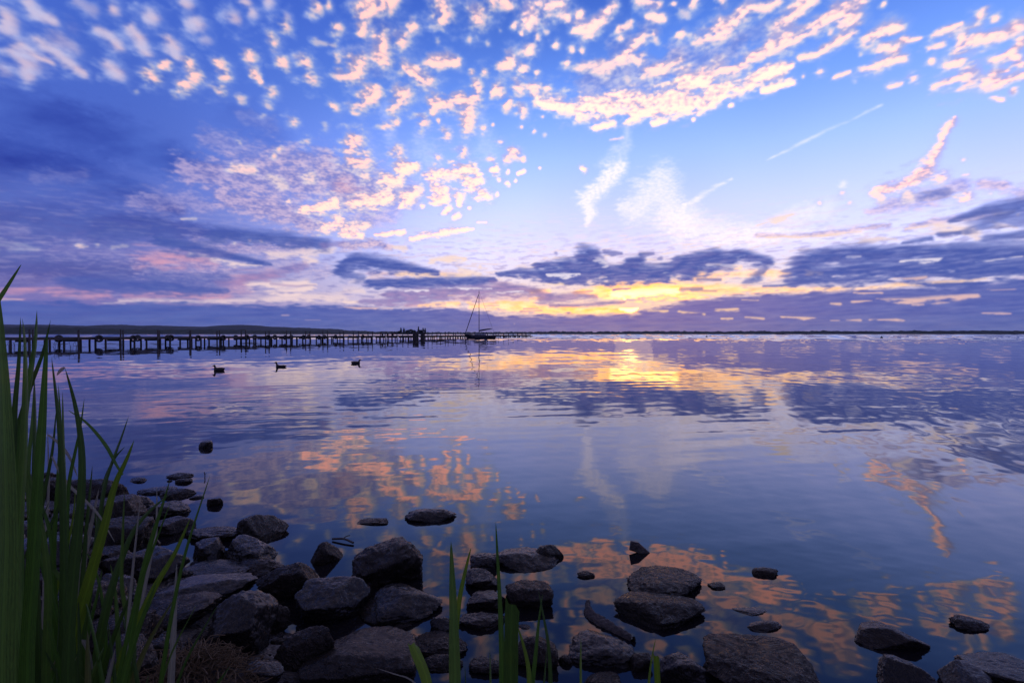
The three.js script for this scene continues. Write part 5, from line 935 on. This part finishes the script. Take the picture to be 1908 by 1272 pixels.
// ------------------------------------------------------------------ buoys and the trees on the far point
{
  const shape = new THREE.LatheGeometry([[0, -0.25], [0.25, -0.2], [0.38, 0], [0.36, 0.22], [0.2, 0.42], [0.07, 0.5], [0.06, 0.62], [0, 0.64]].map((p) => new THREE.Vector2(...p)), 16);
  const mats = [new THREE.MeshStandardMaterial({ color: new THREE.Color(0.03, 0.03, 0.03), roughness: 0.6 }), new THREE.MeshStandardMaterial({ color: new THREE.Color(0.18, 0.06, 0.03), roughness: 0.6 })];
  [[112, -155, 'dark mooring buoy far out on the right'], [78.4, -206, 'small reddish mooring buoy far out, left of the dark one']].forEach(([x, z, label], i) => { const b = group('buoy', x, 0, z); tag(b, label, 'buoy'); mesh('float', shape, mats[i], b); mesh('mooring_ring', new THREE.TorusGeometry(0.09, 0.02, 6, 14).translate(0, 0.7, 0), mats[0], b); });
  const D = 1250, k = D / 954, rnd = rng(61), bark = new THREE.MeshStandardMaterial({ color: new THREE.Color(0.04, 0.035, 0.03), roughness: 0.9 }), leafG = new THREE.MeshStandardMaterial({ map: forestMap, color: new THREE.Color(0.8, 0.8, 0.8), roughness: 1 });
  const clump = new THREE.IcosahedronGeometry(1, 1);
  const isle = new THREE.SphereGeometry(1, 40, 10, 0, Math.PI * 2, 0, Math.PI / 2).scale(48, 3.2, 18).translate((768 - 954) * k, -0.8, -D); structure('wooded_point', isle, forest);
  const list = [[747, 611.2, 3.2, 'slender dark poplar at the left end of the far tree group'], [752, 611.6, 3, 'second slender poplar from the left in the far tree group'], [758.5, 615.4, 9, 'low round tree right of the two left poplars'], [764, 613.4, 13, 'broadest round tree in the far tree group'], [771, 615, 9, 'small round tree left of the tallest poplar'], [779.2, 609.3, 3.4, 'tallest poplar of the far tree group'], [783.5, 614.6, 9, 'round tree right of the tallest poplar'], [788, 611.4, 3.2, 'poplar near the right end of the far tree group'], [792, 611.8, 3, 'rightmost poplar of the far tree group'], [742, 617, 8, 'lowest bushy tree left of the poplars on the far point'], [735, 618, 8, 'leftmost bush of the far point']];
  for (const [px, py, wpx, label] of list) {
    const h = (622 - py) * k + 1.3, w = wpx * k, x = (px - 954) * k, t = group('tree', x, 0, -D + (rnd() - 0.5) * 10), thin = wpx < 5, bits = [];
    tag(t, label, 'tree', 'trees on the far point');
    mesh('trunk', rod([0, -0.5, 0], [0, h * 0.7, 0], 0.35, 0.12, 7), bark, t);
    for (let q = 0; q < (thin ? 50 : 80); q++) { const v = 0.18 + 0.82 * rnd(), prof = thin ? Math.sin(Math.min(1, v * 1.02) * Math.PI * 0.93 + 0.15) : Math.sqrt(Math.max(0.02, 1 - ((v - 0.58) / 0.46) ** 2)), a = rnd() * 6.283, r = Math.sqrt(rnd()) * w * 0.5 * Math.max(0.12, prof), s = (thin ? 0.55 : 1.0) + rnd() * 0.9; bits.push(clump.clone().scale(s, s * (thin ? 1.5 : 0.8), s).rotateY(a).translate(Math.cos(a) * r, v * h * (thin ? 1 : 0.96), Math.sin(a) * r)); }
    mesh('crown', mergeGeometries(bits), leafG, t);
  }
}
renderer.render(scene, camera);
